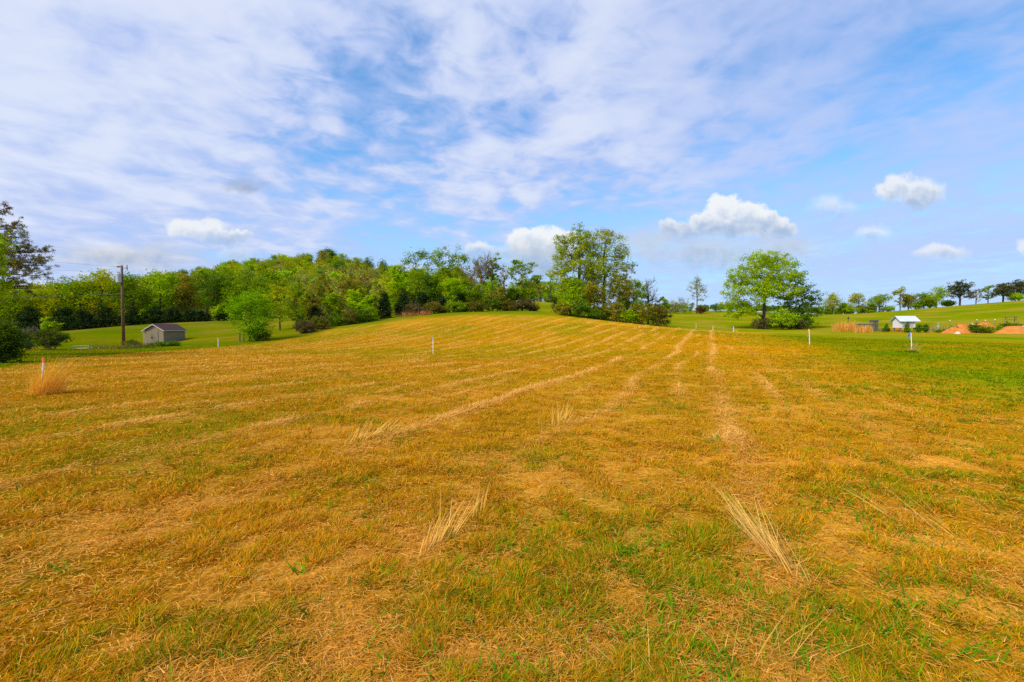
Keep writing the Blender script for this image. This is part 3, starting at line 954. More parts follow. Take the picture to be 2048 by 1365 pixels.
# ------------------------------------------------------------------ trees on the right hand skyline
GS = 'trees on the right skyline'
for i, (px, D, top, w, pal, kind, what) in enumerate([
    (1664, 158, 588, 34, 'pale', 'd', 'airy leaning tree on the skyline just right of the lone big tree'),
    (1688, 160, 606, 34, 'mid', 'd', 'low round tree on the skyline over the tall straw'),
    (1716, 158, 586, 46, 'pale', 'd', 'pale tree with gaps on the skyline above the stone wall'),
    (1738, 162, 610, 26, 'deep', 'd', 'small dark tree on the skyline above the stone pillar'),
    (1757, 158, 584, 48, 'mid', 'd', 'broad green tree on the skyline left of the white coop'),
    (1799, 158, 573, 28, 'pale', 't', 'tall thin tree on the skyline above the white coop'),
    (1815, 160, 588, 30, 'olive', 'd', 'half bare tree on the skyline right of the tall thin one'),
    (1846, 158, 586, 40, 'mid', 'd', 'green tree on the skyline left of the paired crown'),
    (1871, 158, 573, 44, 'bright', 'd', 'bright twin crowned tree on the skyline left of the dark pine'),
    (1894, 160, 603, 22, 'mid', 'd', 'small bush like tree under the left side of the dark pine'),
    (1950, 162, 580, 30, 'rust', 'b', 'bare reddish tree on the skyline right of the dark pine'),
    (1974, 162, 571, 32, 'mid', 't', 'thin green tree on the skyline between bare tree and pine pair'),
    (2028, 158, 588, 30, 'bright', 'd', 'small bright green tree before the pine pair')]):
    if kind == 'b':
        plant('bare_tree', px, D, top, w, what, 'tree', pal, GS, 110 + i, 0.2, ncl=55, per=5, twigs=4, twig_len=1.2, leaf=0.34, tip=0.020, bark=M_BARK_RED)
    elif kind == 't':
        plant('tree', px, D, top, w, what, 'tree', pal, GS, 110 + i, 0.35, ncl=60, per=22, leaf=0.38, trunk_top=0.8, tip=0.020,
              lobes=[(0.1, 0, 0.88, 0.3, 0.3, 0.1), (-0.25, 0, 0.72, 0.25, 0.3, 0.08), (0.2, 0, 0.6, 0.25, 0.3, 0.1), (-0.1, 0, 0.35, 0.3, 0.3, 0.1)])
    else:
        plant('tree', px, D, top, w, what, 'tree', pal, GS, 110 + i, 0.10, nl=7, ncl=110, per=26, leaf=0.36, tip=0.016, clr=0.8)
GP = 'dark pines on the right skyline'
PINE = [(0, 0, 0.9, 0.16, 0.16, 0.08), (-0.12, 0, 0.76, 0.26, 0.26, 0.09), (0.15, 0, 0.72, 0.28, 0.28, 0.09), (-0.22, 0, 0.56, 0.27, 0.27, 0.09), (0.25, 0, 0.52, 0.26, 0.26, 0.08), (-0.3, 0, 0.38, 0.22, 0.22, 0.08), (0.3, 0, 0.36, 0.2, 0.2, 0.08), (0, 0.1, 0.6, 0.3, 0.3, 0.2), (0.05, -0.1, 0.42, 0.34, 0.3, 0.12)]
for i, (px, D, top, w, what) in enumerate([
    (1918, 157, 557, 56, 'dark pine with a bare lower trunk on the right skyline'),
    (2004, 160, 566, 40, 'smaller left pine of the dark pair at the end of the skyline'),
    (2036, 161, 558, 52, 'larger right pine of the dark pair at the end of the skyline')]):
    plant('pine_tree', px, D, top, w, what, 'pine', 'pine', GP, 130 + i, lobes=PINE, ncl=170, per=30, leaf=0.36, trunk_top=0.95, trunk_r=0.28, leafmat=M_NEEDLE, clr=0.6, tip=0.020, bark=M_BARK_RED)

for i, (px, top, w, what) in enumerate([(1650, 611, 26, 'low bush at the foot of the airy leaning skyline tree'), (1700, 612, 30, 'low bush at the skyline above the tall straw'), (1728, 611, 30, 'low bush left of the skyline trees over the stone pillar'),
                                        (1776, 612, 26, 'low bush right of the broad skyline tree'), (1830, 604, 24, 'low bush between the half bare and green skyline trees'), (1858, 602, 28, 'low bush under the bright twin crowned skyline tree')]):
    plant('bush', px, 158, top, w, what, 'bush', 'bright' if i % 2 else 'mid', 'low bushes along the right skyline', 520 + i, lobes=DOME, ncl=50, per=24, stems=4, clr=0.7, leaf=0.36)

# ------------------------------------------------------------------ left side: round tree at the field edge and the trees behind it
GL = 'trees along the left edge of the field'
plant('tree', 500, 57, 575, 104, 'rounded bright green tree at the field edge right of the tan shed', 'tree', [(0.24, 0.44, 0.005), (0.20, 0.38, 0.006), (0.29, 0.47, 0.005)], GL, 141, ncl=260, per=40, clr=0.5, trunk_top=0.6, leaf=0.19,
      lobes=[(0.08, 0, 0.8, 0.3, 0.3, 0.18), (-0.22, 0, 0.7, 0.24, 0.25, 0.16), (0.3, 0, 0.62, 0.18, 0.22, 0.16), (-0.3, 0, 0.48, 0.2, 0.2, 0.12), (0.1, 0, 0.45, 0.36, 0.32, 0.2), (0.12, 0, 0.22, 0.32, 0.3, 0.1), (-0.02, 0, 0.12, 0.16, 0.16, 0.11)])
for i, (px, D, top, w, pal, what) in enumerate([
    (560, 70, 566, 70, 'yellow', 'yellowish green tree behind the rounded bright tree'),
    (594, 66, 563, 66, 'mid', 'green tree with visible trunks beside the grassy opening'),
    (620, 72, 578, 44, 'olive', 'olive twiggy tree right of the two trunks'),
    (664, 71, 586, 56, 'mid', 'mid green tree halfway up the left field edge'),
    (645, 80, 548, 60, 'olive', 'tall greyish half bare tree behind the field edge trees'),
    (700, 82, 545, 66, 'olive', 'tall thinly leaved tree at the middle of the left edge'),
    (715, 73, 578, 58, 'bright', 'bright green tree with feathered top along the left edge'),
    (744, 74, 588, 40, 'bright', 'small bright green tree next to the crest cedar'),
    (752, 84, 552, 50, 'pale', 'pale thin tree just before the crest tree line')]):
    plant('tree', px, D, top, w, what, 'tree', pal, GL, 142 + i, 0.1, ncl=130, per=26, twigs=2 if pal in ('olive', 'pale') else 0, bark=M_BARK_PALE if pal in ('olive', 'pale') else M_BARK)
GLB = 'bushes along the left edge of the field'
for i, (px, D, top, w, pal, what) in enumerate([
    (522, 57.5, 660, 36, 'scrub', 'low dark brush at the right foot of the rounded bright tree'),
    (610, 63, 640, 42, 'brown', 'brown brush right of the two trunks'),
    (640, 65, 630, 42, 'scrub', 'dull brush in the middle of the left edge'),
    (634, 68, 612, 40, 'dark', 'dark purplish bush under the olive twiggy tree'),
    (672, 68, 628, 44, 'deep', 'dark green bush under the mid green tree'),
    (700, 69, 620, 44, 'scrub', 'scrubby bush below the feathered bright tree'),
    (738, 71, 612, 40, 'mid', 'green bush just left of the crest cedar'),
    (724, 70, 618, 30, 'deep', 'small deep green bush below the small bright tree')]):
    plant('bush', px, D, top, w, what, 'bush', pal, GLB, 155 + i, lobes=DOME, ncl=75, per=24, stems=5, clr=0.42, trunk_top=0.6, twigs=3 if pal in ('brown', 'scrub') else 0, twig_len=0.5)

# ------------------------------------------------------------------ left wood: the trees of its front edge
GW = 'trees at the front edge of the left wood'
for i, (px, D, top, w, pal, what) in enumerate([
    (-40, 92, 578, 90, 'mid', 'green wood edge tree behind the roadside pine'),
    (36, 95, 575, 84, 'mid', 'green wood edge tree above the grey topped shrub'),
    (96, 97, 566, 80, 'yellow', 'yellow green wood edge tree above the leafy round shrub'),
    (150, 99, 556, 76, 'mid', 'mid green wood edge tree left of the wide spreading one'),
    (205, 101, 541, 104, 'yellow', 'wide spreading yellow green tree left of the utility pole'),
    (268, 103, 548, 78, 'mid', 'rounded tree just right of the utility pole'),
    (322, 106, 545, 74, 'bright', 'bright green wood edge tree above the tan shed'),
    (374, 108, 548, 58, 'rust', 'rusty brown budding tree in the wood edge'),
    (428, 108, 538, 82, 'deep', 'dark full tree left of the rounded bright tree'),
    (474, 109, 545, 66, 'mid', 'mid green wood edge tree behind the rounded bright tree'),
    (530, 112, 552, 76, 'mid', 'wood edge tree above the yellowish green tree'),
    (345, 112, 536, 64, 'mid', 'taller tree rising behind the rusty budding tree')]):
    plant('tree', px, D, top, w, what, 'tree', pal, GW, 170 + i, 0.1, nl=8, ncl=170, per=30, leaf=0.36, clr=0.95)
GWD = 'dark cedars at the foot of the left wood'
for i, (px, D, top, w, what) in enumerate([
    (60, 93, 612, 50, 'dark cedar behind the grey topped shrub'),
    (128, 95, 614, 56, 'dark cedar above the leafy round shrub'),
    (168, 96, 608, 56, 'dark cedar left of the utility pole'),
    (212, 98, 606, 52, 'dark cedar close to the left of the utility pole'),
    (265, 100, 612, 50, 'dark cedar close to the right of the utility pole'),
    (308, 102, 612, 44, 'round dark cedar behind the tan shed roof'),
    (345, 103, 612, 46, 'dark cedar right of the tan shed roof'),
    (382, 104, 618, 36, 'low dark cedar below the rusty budding tree'),
    (404, 104, 620, 30, 'small dark cedar below the dark full tree'),
    (452, 105, 620, 34, 'small dark cedar beside the rounded bright tree')]):
    plant('cedar_tree', px, D, top, w, what, 'cedar', 'dark', GWD, 190 + i, lobes=CONE, ncl=100, per=30, leaf=0.34, leafmat=M_NEEDLE, clr=0.7, shell=0.33)
GWB = 'small bright trees at the foot of the left wood'
for i, (px, D, top, w, what) in enumerate([
    (100, 92, 632, 40, 'small bright bush tree behind the leafy round shrub'),
    (288, 101, 620, 30, 'small bright tree between pole and tan shed'),
    (436, 104, 610, 36, 'small bright tree beside the rounded tree, under the dark full one')]):
    plant('tree', px, D, top, w, what, 'tree', 'bright', GWB, 205 + i, 0.05, nl=4, ncl=60, per=26, leaf=0.3)

# standouts on the wooded hill
GK = 'trees standing out on the wooded hill'
plant('tree', 664, 292, 499, 30, 'dark green tree crowning the top of the wooded hill', 'tree', 'deep', GK, 211, 0.1, ncl=110, per=26, leaf=0.75, clr=1.7, tip=0.06)
plant('tree', 622, 235, 541, 32, 'orange yellow crowned tree amid the wooded hillside', 'tree', [(0.28, 0.20, 0.006), (0.24, 0.21, 0.006)], GK, 212, 0.1, ncl=90, per=26, leaf=0.65, clr=1.5, tip=0.06)
plant('tree', 736, 255, 515, 30, 'round dark tree on the right shoulder of the wooded hill', 'tree', 'deep', GK, 213, 0.1, ncl=90, per=26, leaf=0.65, clr=1.5, tip=0.06)
plant('tree', 771, 240, 520, 30, 'dark tree on the hill ridge left of the crest tree line', 'tree', 'deep', GK, 214, 0.1, ncl=90, per=26, leaf=0.65, clr=1.5, tip=0.06)


# the wood behind: one far mass
def build_woodland():
    rng = np.random.default_rng(5)
    protos = []
    for k, (pal, tw, per) in enumerate([('mid', 0, 22), ('bright', 0, 22), ('yellow', 0, 20), ('olive', 3, 11), ('olive', 3, 14), ('deep', 0, 22), ('rust', 3, 10), ('mid', 2, 16), ('pale', 3, 10)]):
        H = 12.0
        t, c = grow(rng, H, round_lobes(rng, H, 9.0, 0.12, 7), 115, per + 5, 0.52, 1.15, PAL[pal], tip=0.035, twigs=tw, twig_len=1.5)
        protos.append((t, c))
    spots = []
    for k in range(9000):
        px = rng.uniform(-240, 1010); D = rng.uniform(118, 335)
        if px > 560 and D < 88 + 0.0 * px: continue
        if px > 930 and D < 190: continue
        x, y = xat(px, D), D
        if any((x - a) ** 2 + (y - b) ** 2 < (3.9 + D * 0.0058) ** 2 for a, b in spots): continue
        spots.append((x, y))
        if len(spots) > 680: break
    # lower wood between field edge and hill, and the far side of the next field
    for k in range(300):
        px = rng.uniform(585, 800); D = rng.uniform(90, 118)
        x, y = xat(px, D), D
        if any((x - a) ** 2 + (y - b) ** 2 < 4.6 ** 2 for a, b in spots): continue
        spots.append((x, y))
    for k in range(60):
        px = rng.uniform(960, 1190); D = rng.uniform(180, 215)
        x, y = xat(px, D), D
        if any((x - a) ** 2 + (y - b) ** 2 < 6.0 ** 2 for a, b in spots): continue
        spots.append((x, y))
    sp = np.array(spots)
    zs = height(sp[:, 0], sp[:, 1])
    w_all = np.array([.27, .18, .17, .07, .08, .07, .01, .1, .05])
    w_low = np.array([.16, .12, .12, .16, .16, .03, .03, .12, .10])
    TV, TF, LV, LF, LC = [], [], [], [], []
    tn = ln = 0
    for (x, y), z in zip(spots, zs):
        px = 1024 + F * x / y
        low = 560 < px < 800 and y < 190
        k = rng.choice(9, p=w_low if low else w_all)
        (tv, tf), (lv, lf, lc) = protos[k]
        s = rng.uniform(0.72, 1.08) * (0.74 if y < 118 else 1.0)
        a = rng.uniform(0, 6.283)
        Rm = np.array([[math.cos(a), -math.sin(a), 0], [math.sin(a), math.cos(a), 0], [0, 0, 1]]).T * s * np.array([1, 1, rng.uniform(0.85, 1.1)])
        TV.append(tv @ Rm + (x, y, z)); TF.append(tf + tn); tn += len(tv)
        LV.append(lv @ Rm + (x, y, z)); LF.append(lf + ln); ln += len(lv)
        LC.append(lc * rng.uniform(0.8, 1.2) * rng.uniform(0.92, 1.08, 3))
    nv = len(np.vstack(LV))
    V = np.vstack(LV + TV)
    Fa, Fb = np.vstack(LF), np.vstack(TF) + nv
    C = np.vstack(LC + [np.full((len(V) - nv, 3), 0.1)])
    fm = np.concatenate([np.zeros(len(Fa), int), np.ones(len(Fb), int)])
    o = mesh_np('woodland', V, [np.vstack([Fa, Fb])], mats=[M_LEAF, M_BARK_PALE], colors=C, face_mat=fm)
    tag(o, 'spring green wood covering the hill behind the field', 'woodland', kind='stuff')
    # a far wooded ridge beyond the crest on the right
    V2, F2, C2, T2, TF2 = [], [], [], [], []
    n2 = m2 = 0
    for k in range(190):
        px = rng.uniform(1270, 1780); D = rng.uniform(430, 520)
        x, y = xat(px, D), D
        z = hz(x, y)
        (tv, tf), (lv, lf, lc) = protos[rng.choice([0, 1, 5, 7])]
        s = rng.uniform(0.8, 1.2) * 0.62
        a = rng.uniform(0, 6.283)
        Rm = np.array([[math.cos(a), -math.sin(a), 0], [math.sin(a), math.cos(a), 0], [0, 0, 1]]).T * s
        V2.append(lv @ Rm + (x, y, z)); F2.append(lf + n2); n2 += len(lv)
        C2.append(lc * 0.85 + np.array([0.01, 0.02, 0.02]))  # distance haze put into the leaf colour: dimmed, then lifted towards blue
    o = mesh_np('woodland', np.vstack(V2), [np.vstack(F2)], M_LEAF, colors=np.vstack(C2))
    tag(o, 'bluish green wood on the far ridge beyond the lone big tree', 'woodland', kind='stuff')


build_woodland()

# ------------------------------------------------------------------ the pine and oak at the left edge, and shrubs there
def roadside_pine():
    rng = np.random.default_rng(77)
    D = 28.0
    x, y = xat(-118, D), D
    z = hz(x, y)
    o = thing('pine_tree', (x, y, z), 'dark roadside pine reaching long branches in from the left edge', 'pine')
    H = zat(395, D) - z
    k = D / F
    A, B, RA, RB = [], [], [], []
    tr = [np.array([0.05 * math.sin(i * 1.3), 0.05 * math.cos(i), H * i / 10]) for i in range(11)]
    for i in range(10):
        A.append(tr[i]); B.append(tr[i + 1]); RA.append(0.24 * (1 - i / 11)); RB.append(0.24 * (1 - (i + 1) / 11))
    tuf = []
    # (end column, end row) of the limbs seen against the sky, and limbs of the other sides
    limbs = [((118, 533), 0.62, 0.0), ((122, 552), 0.55, -0.6), ((95, 503), 0.70, 0.5), ((72, 478), 0.78, -0.4), ((48, 455), 0.82, 0.3), ((30, 420), 0.9, 0.0), ((64, 520), 0.6, 1.0),
             ((40, 565), 0.5, -1.2), ((86, 528), 0.6, -1.0), ((20, 500), 0.72, 1.3), ((60, 575), 0.46, 0.6), ((25, 600), 0.42, -0.5), ((4, 470), 0.8, -1.0), ((60, 498), 0.72, -1.2)]
    ends = []
    for (px, py), fr, dy in limbs:
        ends.append((np.array([xat(px, D) - x, dy, zat(py, D) - z]), fr))
    for i in range(16):
        a = rng.uniform(1.7, 4.9)
        fr = rng.uniform(0.4, 0.92)
        L = rng.uniform(2.0, 4.2) * (1.2 - fr * 0.6)
        ends.append((np.array([math.cos(a) * L, math.sin(a) * L, fr * H + L * 0.25]), fr))
    for e, fr in ends:
        s = np.array([0, 0, fr * H])
        n = 8
        P = []
        for i in range(n + 1):
            t = i / n
            p = s + (e - s) * t
            p[2] += -0.35 * math.sin(math.pi * t) * 0.5 + rng.normal() * 0.03
            p[:2] += rng.normal(size=2) * 0.05
            P.append(p)
        for i in range(n):
            A.append(P[i]); B.append(P[i + 1])
            RA.append(0.065 * (1 - i / n) + 0.012); RB.append(0.065 * (1 - (i + 1) / n) + 0.012)
            if i >= 1:
                for q in range(7):
                    d = (e - s) / np.linalg.norm(e - s) * 0.5 + rng.normal(size=3) * np.array([.6, .6, .75])
                    d[2] += 0.2
                    d = d / np.linalg.norm(d) * rng.uniform(0.35, 1.15) * (1.15 - 0.5 * i / n)
                    A.append(P[i]); B.append(P[i] + d); RA.append(0.012); RB.append(0.006)
                    tuf.append(P[i] + d); tuf.append(P[i] + d * 0.7 + rng.normal(size=3) * 0.05)
        tuf.append(P[-1])
    v, f = edge_tubes(np.array(A), np.array(B), np.array(RA), np.array(RB), 5)
    mesh_np('trunk', v, [f], M_BARK_RED, o)
    T = np.array(tuf)
    per = 30
    d = rand_dirs(rng, len(T) * per)
    d[:, 2] = d[:, 2] * 0.7 + 0.25
    d /= np.linalg.norm(d, axis=1)[:, None]
    cen = np.repeat(T, per, 0) + d * 0.10
    lv, lf = leaf_quads(rng, cen, 0.19, 0.13, along=d)
    pal = np.array([(0.19, 0.20, 0.06), (0.24, 0.20, 0.08), (0.30, 0.19, 0.10), (0.15, 0.18, 0.04)])
    c = np.repeat(pal[rng.integers(0, 4, len(T))], per, 0) * rng.uniform(0.7, 1.3, (len(cen), 1))
    mesh_np('crown', lv, [lf], M_NEEDLE, o, colors=np.repeat(c, 4, 0))


roadside_pine()
plant('tree', -76, 24, 408, 170, 'bright green broadleaf tree at the left edge in front of the pine', 'tree', 'bright', None, 301, ncl=330, per=60, leaf=0.12, clr=0.42, trunk_top=0.75, trunk_r=0.16,
      lobes=[(0.1, 0, 0.9, 0.22, 0.2, 0.1), (0.3, 0, 0.74, 0.2, 0.2, 0.09), (-0.1, 0, 0.7, 0.35, 0.3, 0.14), (0.28, 0, 0.6, 0.2, 0.2, 0.08), (-0.2, 0, 0.5, 0.3, 0.3, 0.12), (0.2, 0.1, 0.45, 0.2, 0.2, 0.06)])
plant('bush', 2, 20.5, 634, 92, 'tall dark green bush at the left edge above the green verge', 'bush', [(0.06, 0.13, 0.010), (0.05, 0.11, 0.010), (0.14, 0.19, 0.008)], None, 302, lobes=DOME, ncl=200, per=60, leaf=0.09, clr=0.28, stems=6, trunk_top=0.6)
plant('bush', 102, 41, 655, 58, 'leafy round shrub with fanning stems on the lawn left of the pole', 'bush', [(0.10, 0.17, 0.008), (0.13, 0.13, 0.02), (0.09, 0.15, 0.008)], None, 303, ncl=150, per=34, leaf=0.13, clr=0.28, stems=9, trunk_top=0.6, spread=0.55, bark=M_BARK_PALE,
      lobes=[(0, 0, 0.66, 0.46, 0.42, 0.32), (-0.15, 0, 0.5, 0.3, 0.3, 0.3), (0.25, 0, 0.66, 0.25, 0.3, 0.26)])
plant('bush', 58, 43, 655, 74, 'broad shrub with a greyish purple top behind the leafy round one', 'bush', [(0.10, 0.08, 0.06), (0.09, 0.12, 0.02), (0.12, 0.09, 0.07)], None, 304, lobes=DOME, ncl=140, per=26, leaf=0.13, clr=0.3, stems=8, trunk_top=0.6, twigs=4, twig_len=0.5, bark=M_BARK_PALE)


# ------------------------------------------------------------------ straw and weed tufts that stand alone
def blades(rng, base, direc, L, width, bend, seg=3):
    """curved tapering blades; base (n,3), direc unit (n,3); returns verts, quads, tris"""
    n = len(base)
    side = np.cross(direc, np.array([0, 0, 1.0]) + rng.normal(size=(n, 3)) * 0.25)
    side /= np.linalg.norm(side, axis=1)[:, None] + 1e-9
    hor = direc.copy(); hor[:, 2] = 0
    hor += rng.normal(size=(n, 3)) * np.array([.3, .3, 0])
    hor /= np.linalg.norm(hor, axis=1)[:, None] + 1e-9
    rows = []
    for i in range(seg + 1):
        t = i / seg
        p = base + direc * (L * t)[:, None] + hor * (bend * L * t * t)[:, None] - np.array([0, 0, 1.0]) * (0.5 * bend * L * t * t)[:, None]
        w = width * (1 - 0.75 * t)
        if i < seg:
            rows.append(p - side * (w / 2)[:, None]); rows.append(p + side * (w / 2)[:, None])
        else:
            rows.append(p)
    k = 2 * seg + 1
    V = np.stack(rows, 1).reshape(-1, 3)
    b = (np.arange(n) * k)[:, None]
    Q = np.vstack([np.concatenate([b + 2 * i, b + 2 * i + 1, b + 2 * i + 3, b + 2 * i + 2], 1) for i in range(seg - 1)]) if seg > 1 else np.zeros((0, 4), int)
    T = np.concatenate([b + 2 * (seg - 1), b + 2 * (seg - 1) + 1, b + 2 * seg], 1)
    return V, Q, T, k


def tuft(name, x, y, label, cat, n, L, rad, lean, group=None, pal=None, width=0.006, splay=0.35, bend=0.35, seed=0, elong=None, mat=None, pivot_drop=0.02):
    """a tuft of stalks round (x, y); lean = (dx, dy) tilt; elong = (dirx, diry, half length) stretches the foot"""
    rng = np.random.default_rng(900 + seed)
    z = hz(x, y)
    r = rad * np.sqrt(rng.uniform(0, 1, n)); a = rng.uniform(0, 6.283, n)
    bx, by = r * np.cos(a), r * np.sin(a)
    if elong:
        s = rng.uniform(-1, 1, n) * elong[2]
        bx += elong[0] * s; by += elong[1] * s
    bz = height(x + bx, y + by) - z - pivot_drop
    d = np.stack([lean[0] + rng.normal(size=n) * splay + bx / max(rad, 1e-3) * splay * 0.5, lean[1] + rng.normal(size=n) * splay + by / max(rad, 1e-3) * splay * 0.3, np.ones(n)], 1)
    d /= np.linalg.norm(d, axis=1)[:, None]
    br = rng.uniform(size=n) < 0.14
    d[br] = rand_dirs(rng, int(br.sum())) * np.array([1, 1, 0.25]) + d[br] * 0.35 + np.array([0, 0, 0.1])
    d /= np.linalg.norm(d, axis=1)[:, None]
    d[:, 2] = np.maximum(d[:, 2], 0.03)
    Ls = L * rng.uniform(0.3, 1.1, n) * np.where(br, 0.6, 1.0)
    V, Q, T, k = blades(rng, np.stack([bx, by, bz], 1), d, Ls, np.full(n, width) * rng.uniform(0.7, 1.3, n), bend * rng.uniform(0.3, 1.4, n), 4)
    pal = np.array(pal if pal is not None else [(0.62, 0.40, 0.13), (0.70, 0.47, 0.18), (0.55, 0.31, 0.07)])
    c = np.repeat(pal[rng.integers(0, len(pal), n)] * rng.uniform(0.8, 1.2, (n, 1)), k, 0)
    o = mesh_np(name, V, [Q, T], mat or M_STRAW, colors=c)
    o.location = (x, y, z)
    return tag(o, label, cat, group)


rowd = (math.sin(TH), math.cos(TH))
GST = 'tall straw clumps left standing by the mower'
PST = [(0.86, 0.52, 0.12), (0.90, 0.58, 0.17), (0.80, 0.44, 0.08)]
tuft('straw_clump', 1.86, 3.22, 'largest pale straw clump leaning left in the near field, long stalks fanned', 'straw', 150, 0.44, 0.07, (-0.36, 0.6), GST, PST, 0.0062, 0.17, 0.2, 1, (0.03, 0.42, 1.0))
tuft('straw_clump', -0.56, 3.35, 'pale straw clump leaning right in the near middle of the field', 'straw', 52, 0.44, 0.055, (0.34, 0.62), GST, PST, 0.0066, 0.2, 0.12, 2, (0.10, 0.22, 1.0))
tuft('straw_clump', -0.30, 3.85, 'thin upright straw stalks just behind the middle straw clump', 'straw', 16, 0.34, 0.05, (0.12, 0.35), GST, PST, 0.006, 0.12, 0.1, 3, (0.05, 0.1, 1.0))
tuft('straw_clump', 3.35, 3.55, 'few long straw stalks lying left in the near right field', 'straw', 18, 0.55, 0.04, (-0.75, 0.9), GST, PST, 0.006, 0.12, 0.12, 4, (-0.15, 0.2, 1.0))
tuft('straw_clump', 0.82, 7.6, 'upright feathery straw clump in the row beyond the middle clump', 'straw', 60, 0.42, 0.13, (0.25, 0.25), GST, PST, 0.008, 0.22, 0.2, 5, (rowd[0] * 0.4, rowd[1] * 0.4, 1.0))
tuft('straw_clump', 0.42, 7.0, 'two or three thin upright stalks left of the feathery straw clump', 'straw', 7, 0.52, 0.14, (0.05, 0.1), GST, PST, 0.007, 0.06, 0.08, 6)
tuft('straw_clump', 2.95, 6.4, 'low tangled straw clump in the near field right of the middle row', 'straw', 110, 0.26, 0.16, (0.2, 0.1), GST, PST, 0.007, 0.8, 0.4, 7)
tuft('straw_clump', -2.05, 6.6, 'pale straw stalks lying in the left row of the near field', 'straw', 70, 0.42, 0.12, (0.5, 0.8), GST, PST, 0.007, 0.25, 0.2, 8, (rowd[0] * 0.5, rowd[1] * 0.5, 1.0))
tuft('straw_clump', 0.62, 1.95, 'bleached straw stalks at the bottom edge of the near field', 'straw', 26, 0.26, 0.12, (-0.5, 0.5), GST, PST, 0.0045, 0.4, 0.2, 9, (-0.15, 0.1, 1.0))
tuft('straw_clump', 1.25, 2.15, 'thin straw stalks lying beside the bottom green weeds', 'straw', 26, 0.4, 0.06, (0.6, -0.2), GST, PST, 0.0045, 0.25, 0.15, 10, (0.2, 0.0, 1.0))

# the orange topped stake in its tall dry grass
tuft('dry_grass_clump', xat(86, 10.9), 10.9, 'tall orange dry grass clump leaning right round the orange topped stake', 'dry grass', 520, 1.22, 0.30, (0.34, -0.05), None,
     [(0.82, 0.44, 0.03), (0.88, 0.54, 0.08), (0.76, 0.36, 0.02), (0.90, 0.64, 0.20)], 0.008, 0.13, 0.34, 21, mat=M_BLADE)


def reed_bed(px0, px1, D, top, label, n, pal, seed, depth=0.5, group=None, lean=(0.02, 0)):
    x0, x1 = xat(px0, D), xat(px1, D)
    xm = (x0 + x1) / 2
    z = hz(xm, D)
    L = (zat(top, D) - z)
    return tuft('dry_grass_clump', xm, D, label, 'dry grass', int(n * 1.5), L * 1.3, depth, lean, group, pal, 0.05, 0.06, 0.08, seed, (1, 0, (x1 - x0) / 2))


PO = [(0.80, 0.42, 0.07), (0.86, 0.50, 0.12), (0.72, 0.34, 0.05)]
PB = [(0.45, 0.30, 0.12), (0.5, 0.36, 0.16), (0.36, 0.25, 0.09)]
GO = 'beds of tall dry grass by the stone wall and coop'
reed_bed(1671, 1712, 74, 646, 'thickest orange bed of tall dry grass, left end of the stone wall', 700, PO, 31, 0.6, GO)
reed_bed(1712, 1740, 70, 652, 'thinner dry grass bed in front of the stone wall', 260, PO, 32, 0.4, GO)
reed_bed(1757, 1768, 73, 655, 'small dry grass bed just right of the stone pillar', 120, PB, 33, 0.4, GO)
reed_bed(1775, 1806, 75, 652, 'dry grass bed behind the legs of the white coop', 260, PO, 34, 0.4, GO)
reed_bed(1850, 1872, 73, 652, 'dry grass bed between the twin dark shrubs and the grey statue', 160, PB, 35, 0.4, GO)
reed_bed(1880, 1898, 74, 653, 'dry grass bed left of the first clay mound', 130, PB, 36, 0.4, GO)
tuft('dry_grass_clump', xat(831, 74.5), 74.5, 'reddish dry grass patch at the crest under the dark cedars', 'dry grass', 700, 1.0, 0.8, (0.1, 0), None, [(0.55, 0.24, 0.07), (0.60, 0.30, 0.10), (0.48, 0.2, 0.05)], 0.05, 0.15, 0.2, 37, (1, 0, 2.0))
tuft('dry_grass_clump', xat(1469, 76), 75.6, 'small dry grass tuft at the foot of the far blue flagged stake', 'dry grass', 60, 0.6, 0.3, (0.1, 0), None, PO, 0.04, 0.2, 0.2, 38)
tuft('dry_grass_clump', xat(1828, 28.6), 28.6, 'spiky dry grass tuft splayed round the blue flagged stake at right', 'dry grass', 55, 1.0, 0.22, (0.02, 0), None, [(0.55, 0.42, 0.10), (0.62, 0.46, 0.14)], 0.018, 0.42, 0.25, 39)
tuft('weed_clump', xat(1824, 28.3), 28.3, 'dark green weeds at the foot of the blue flagged stake at right', 'weeds', 130, 0.26, 0.35, (0, 0), None, [(0.05, 0.11, 0.004), (0.07, 0.14, 0.004)], 0.03, 0.5, 0.4, 40, mat=M_BLADE)
GWP = 'weed clumps round the utility pole and shed'
tuft('weed_clump', xat(222, 45), 45, 'brown dead weeds left of the utility pole foot', 'weeds', 420, 0.75, 0.5, (0.3, 0), GWP, [(0.30, 0.20, 0.09), (0.24, 0.17, 0.06), (0.12, 0.14, 0.02)], 0.03, 0.35, 0.5, 41, (1, 0.1, 1.8), mat=M_BLADE)
tuft('weed_clump', xat(275, 47), 47, 'mixed green and brown weeds right of the utility pole foot', 'weeds', 420, 0.8, 0.6, (0.1, 0), GWP, [(0.28, 0.19, 0.08), (0.10, 0.16, 0.02), (0.08, 0.13, 0.012)], 0.03, 0.35, 0.4, 42, (1, 0, 1.4), mat=M_BLADE)
GWG = 'low green bushes before the tan shed'
for i, (px, D, top, w, what) in enumerate([(262, 50, 680, 34, 'low green bush at the foot of the utility pole'), (318, 50, 685, 40, 'low green bush before the gable of the tan shed'), (346, 51, 684, 28, 'low green bush before the side wall of the tan shed')]):
    plant('bush', px, D, top, w, what, 'bush', 'scrub' if i == 0 else 'deep', GWG, 320 + i, lobes=DOME, ncl=60, per=30, leaf=0.14, stems=5, clr=0.24, trunk_top=0.5)
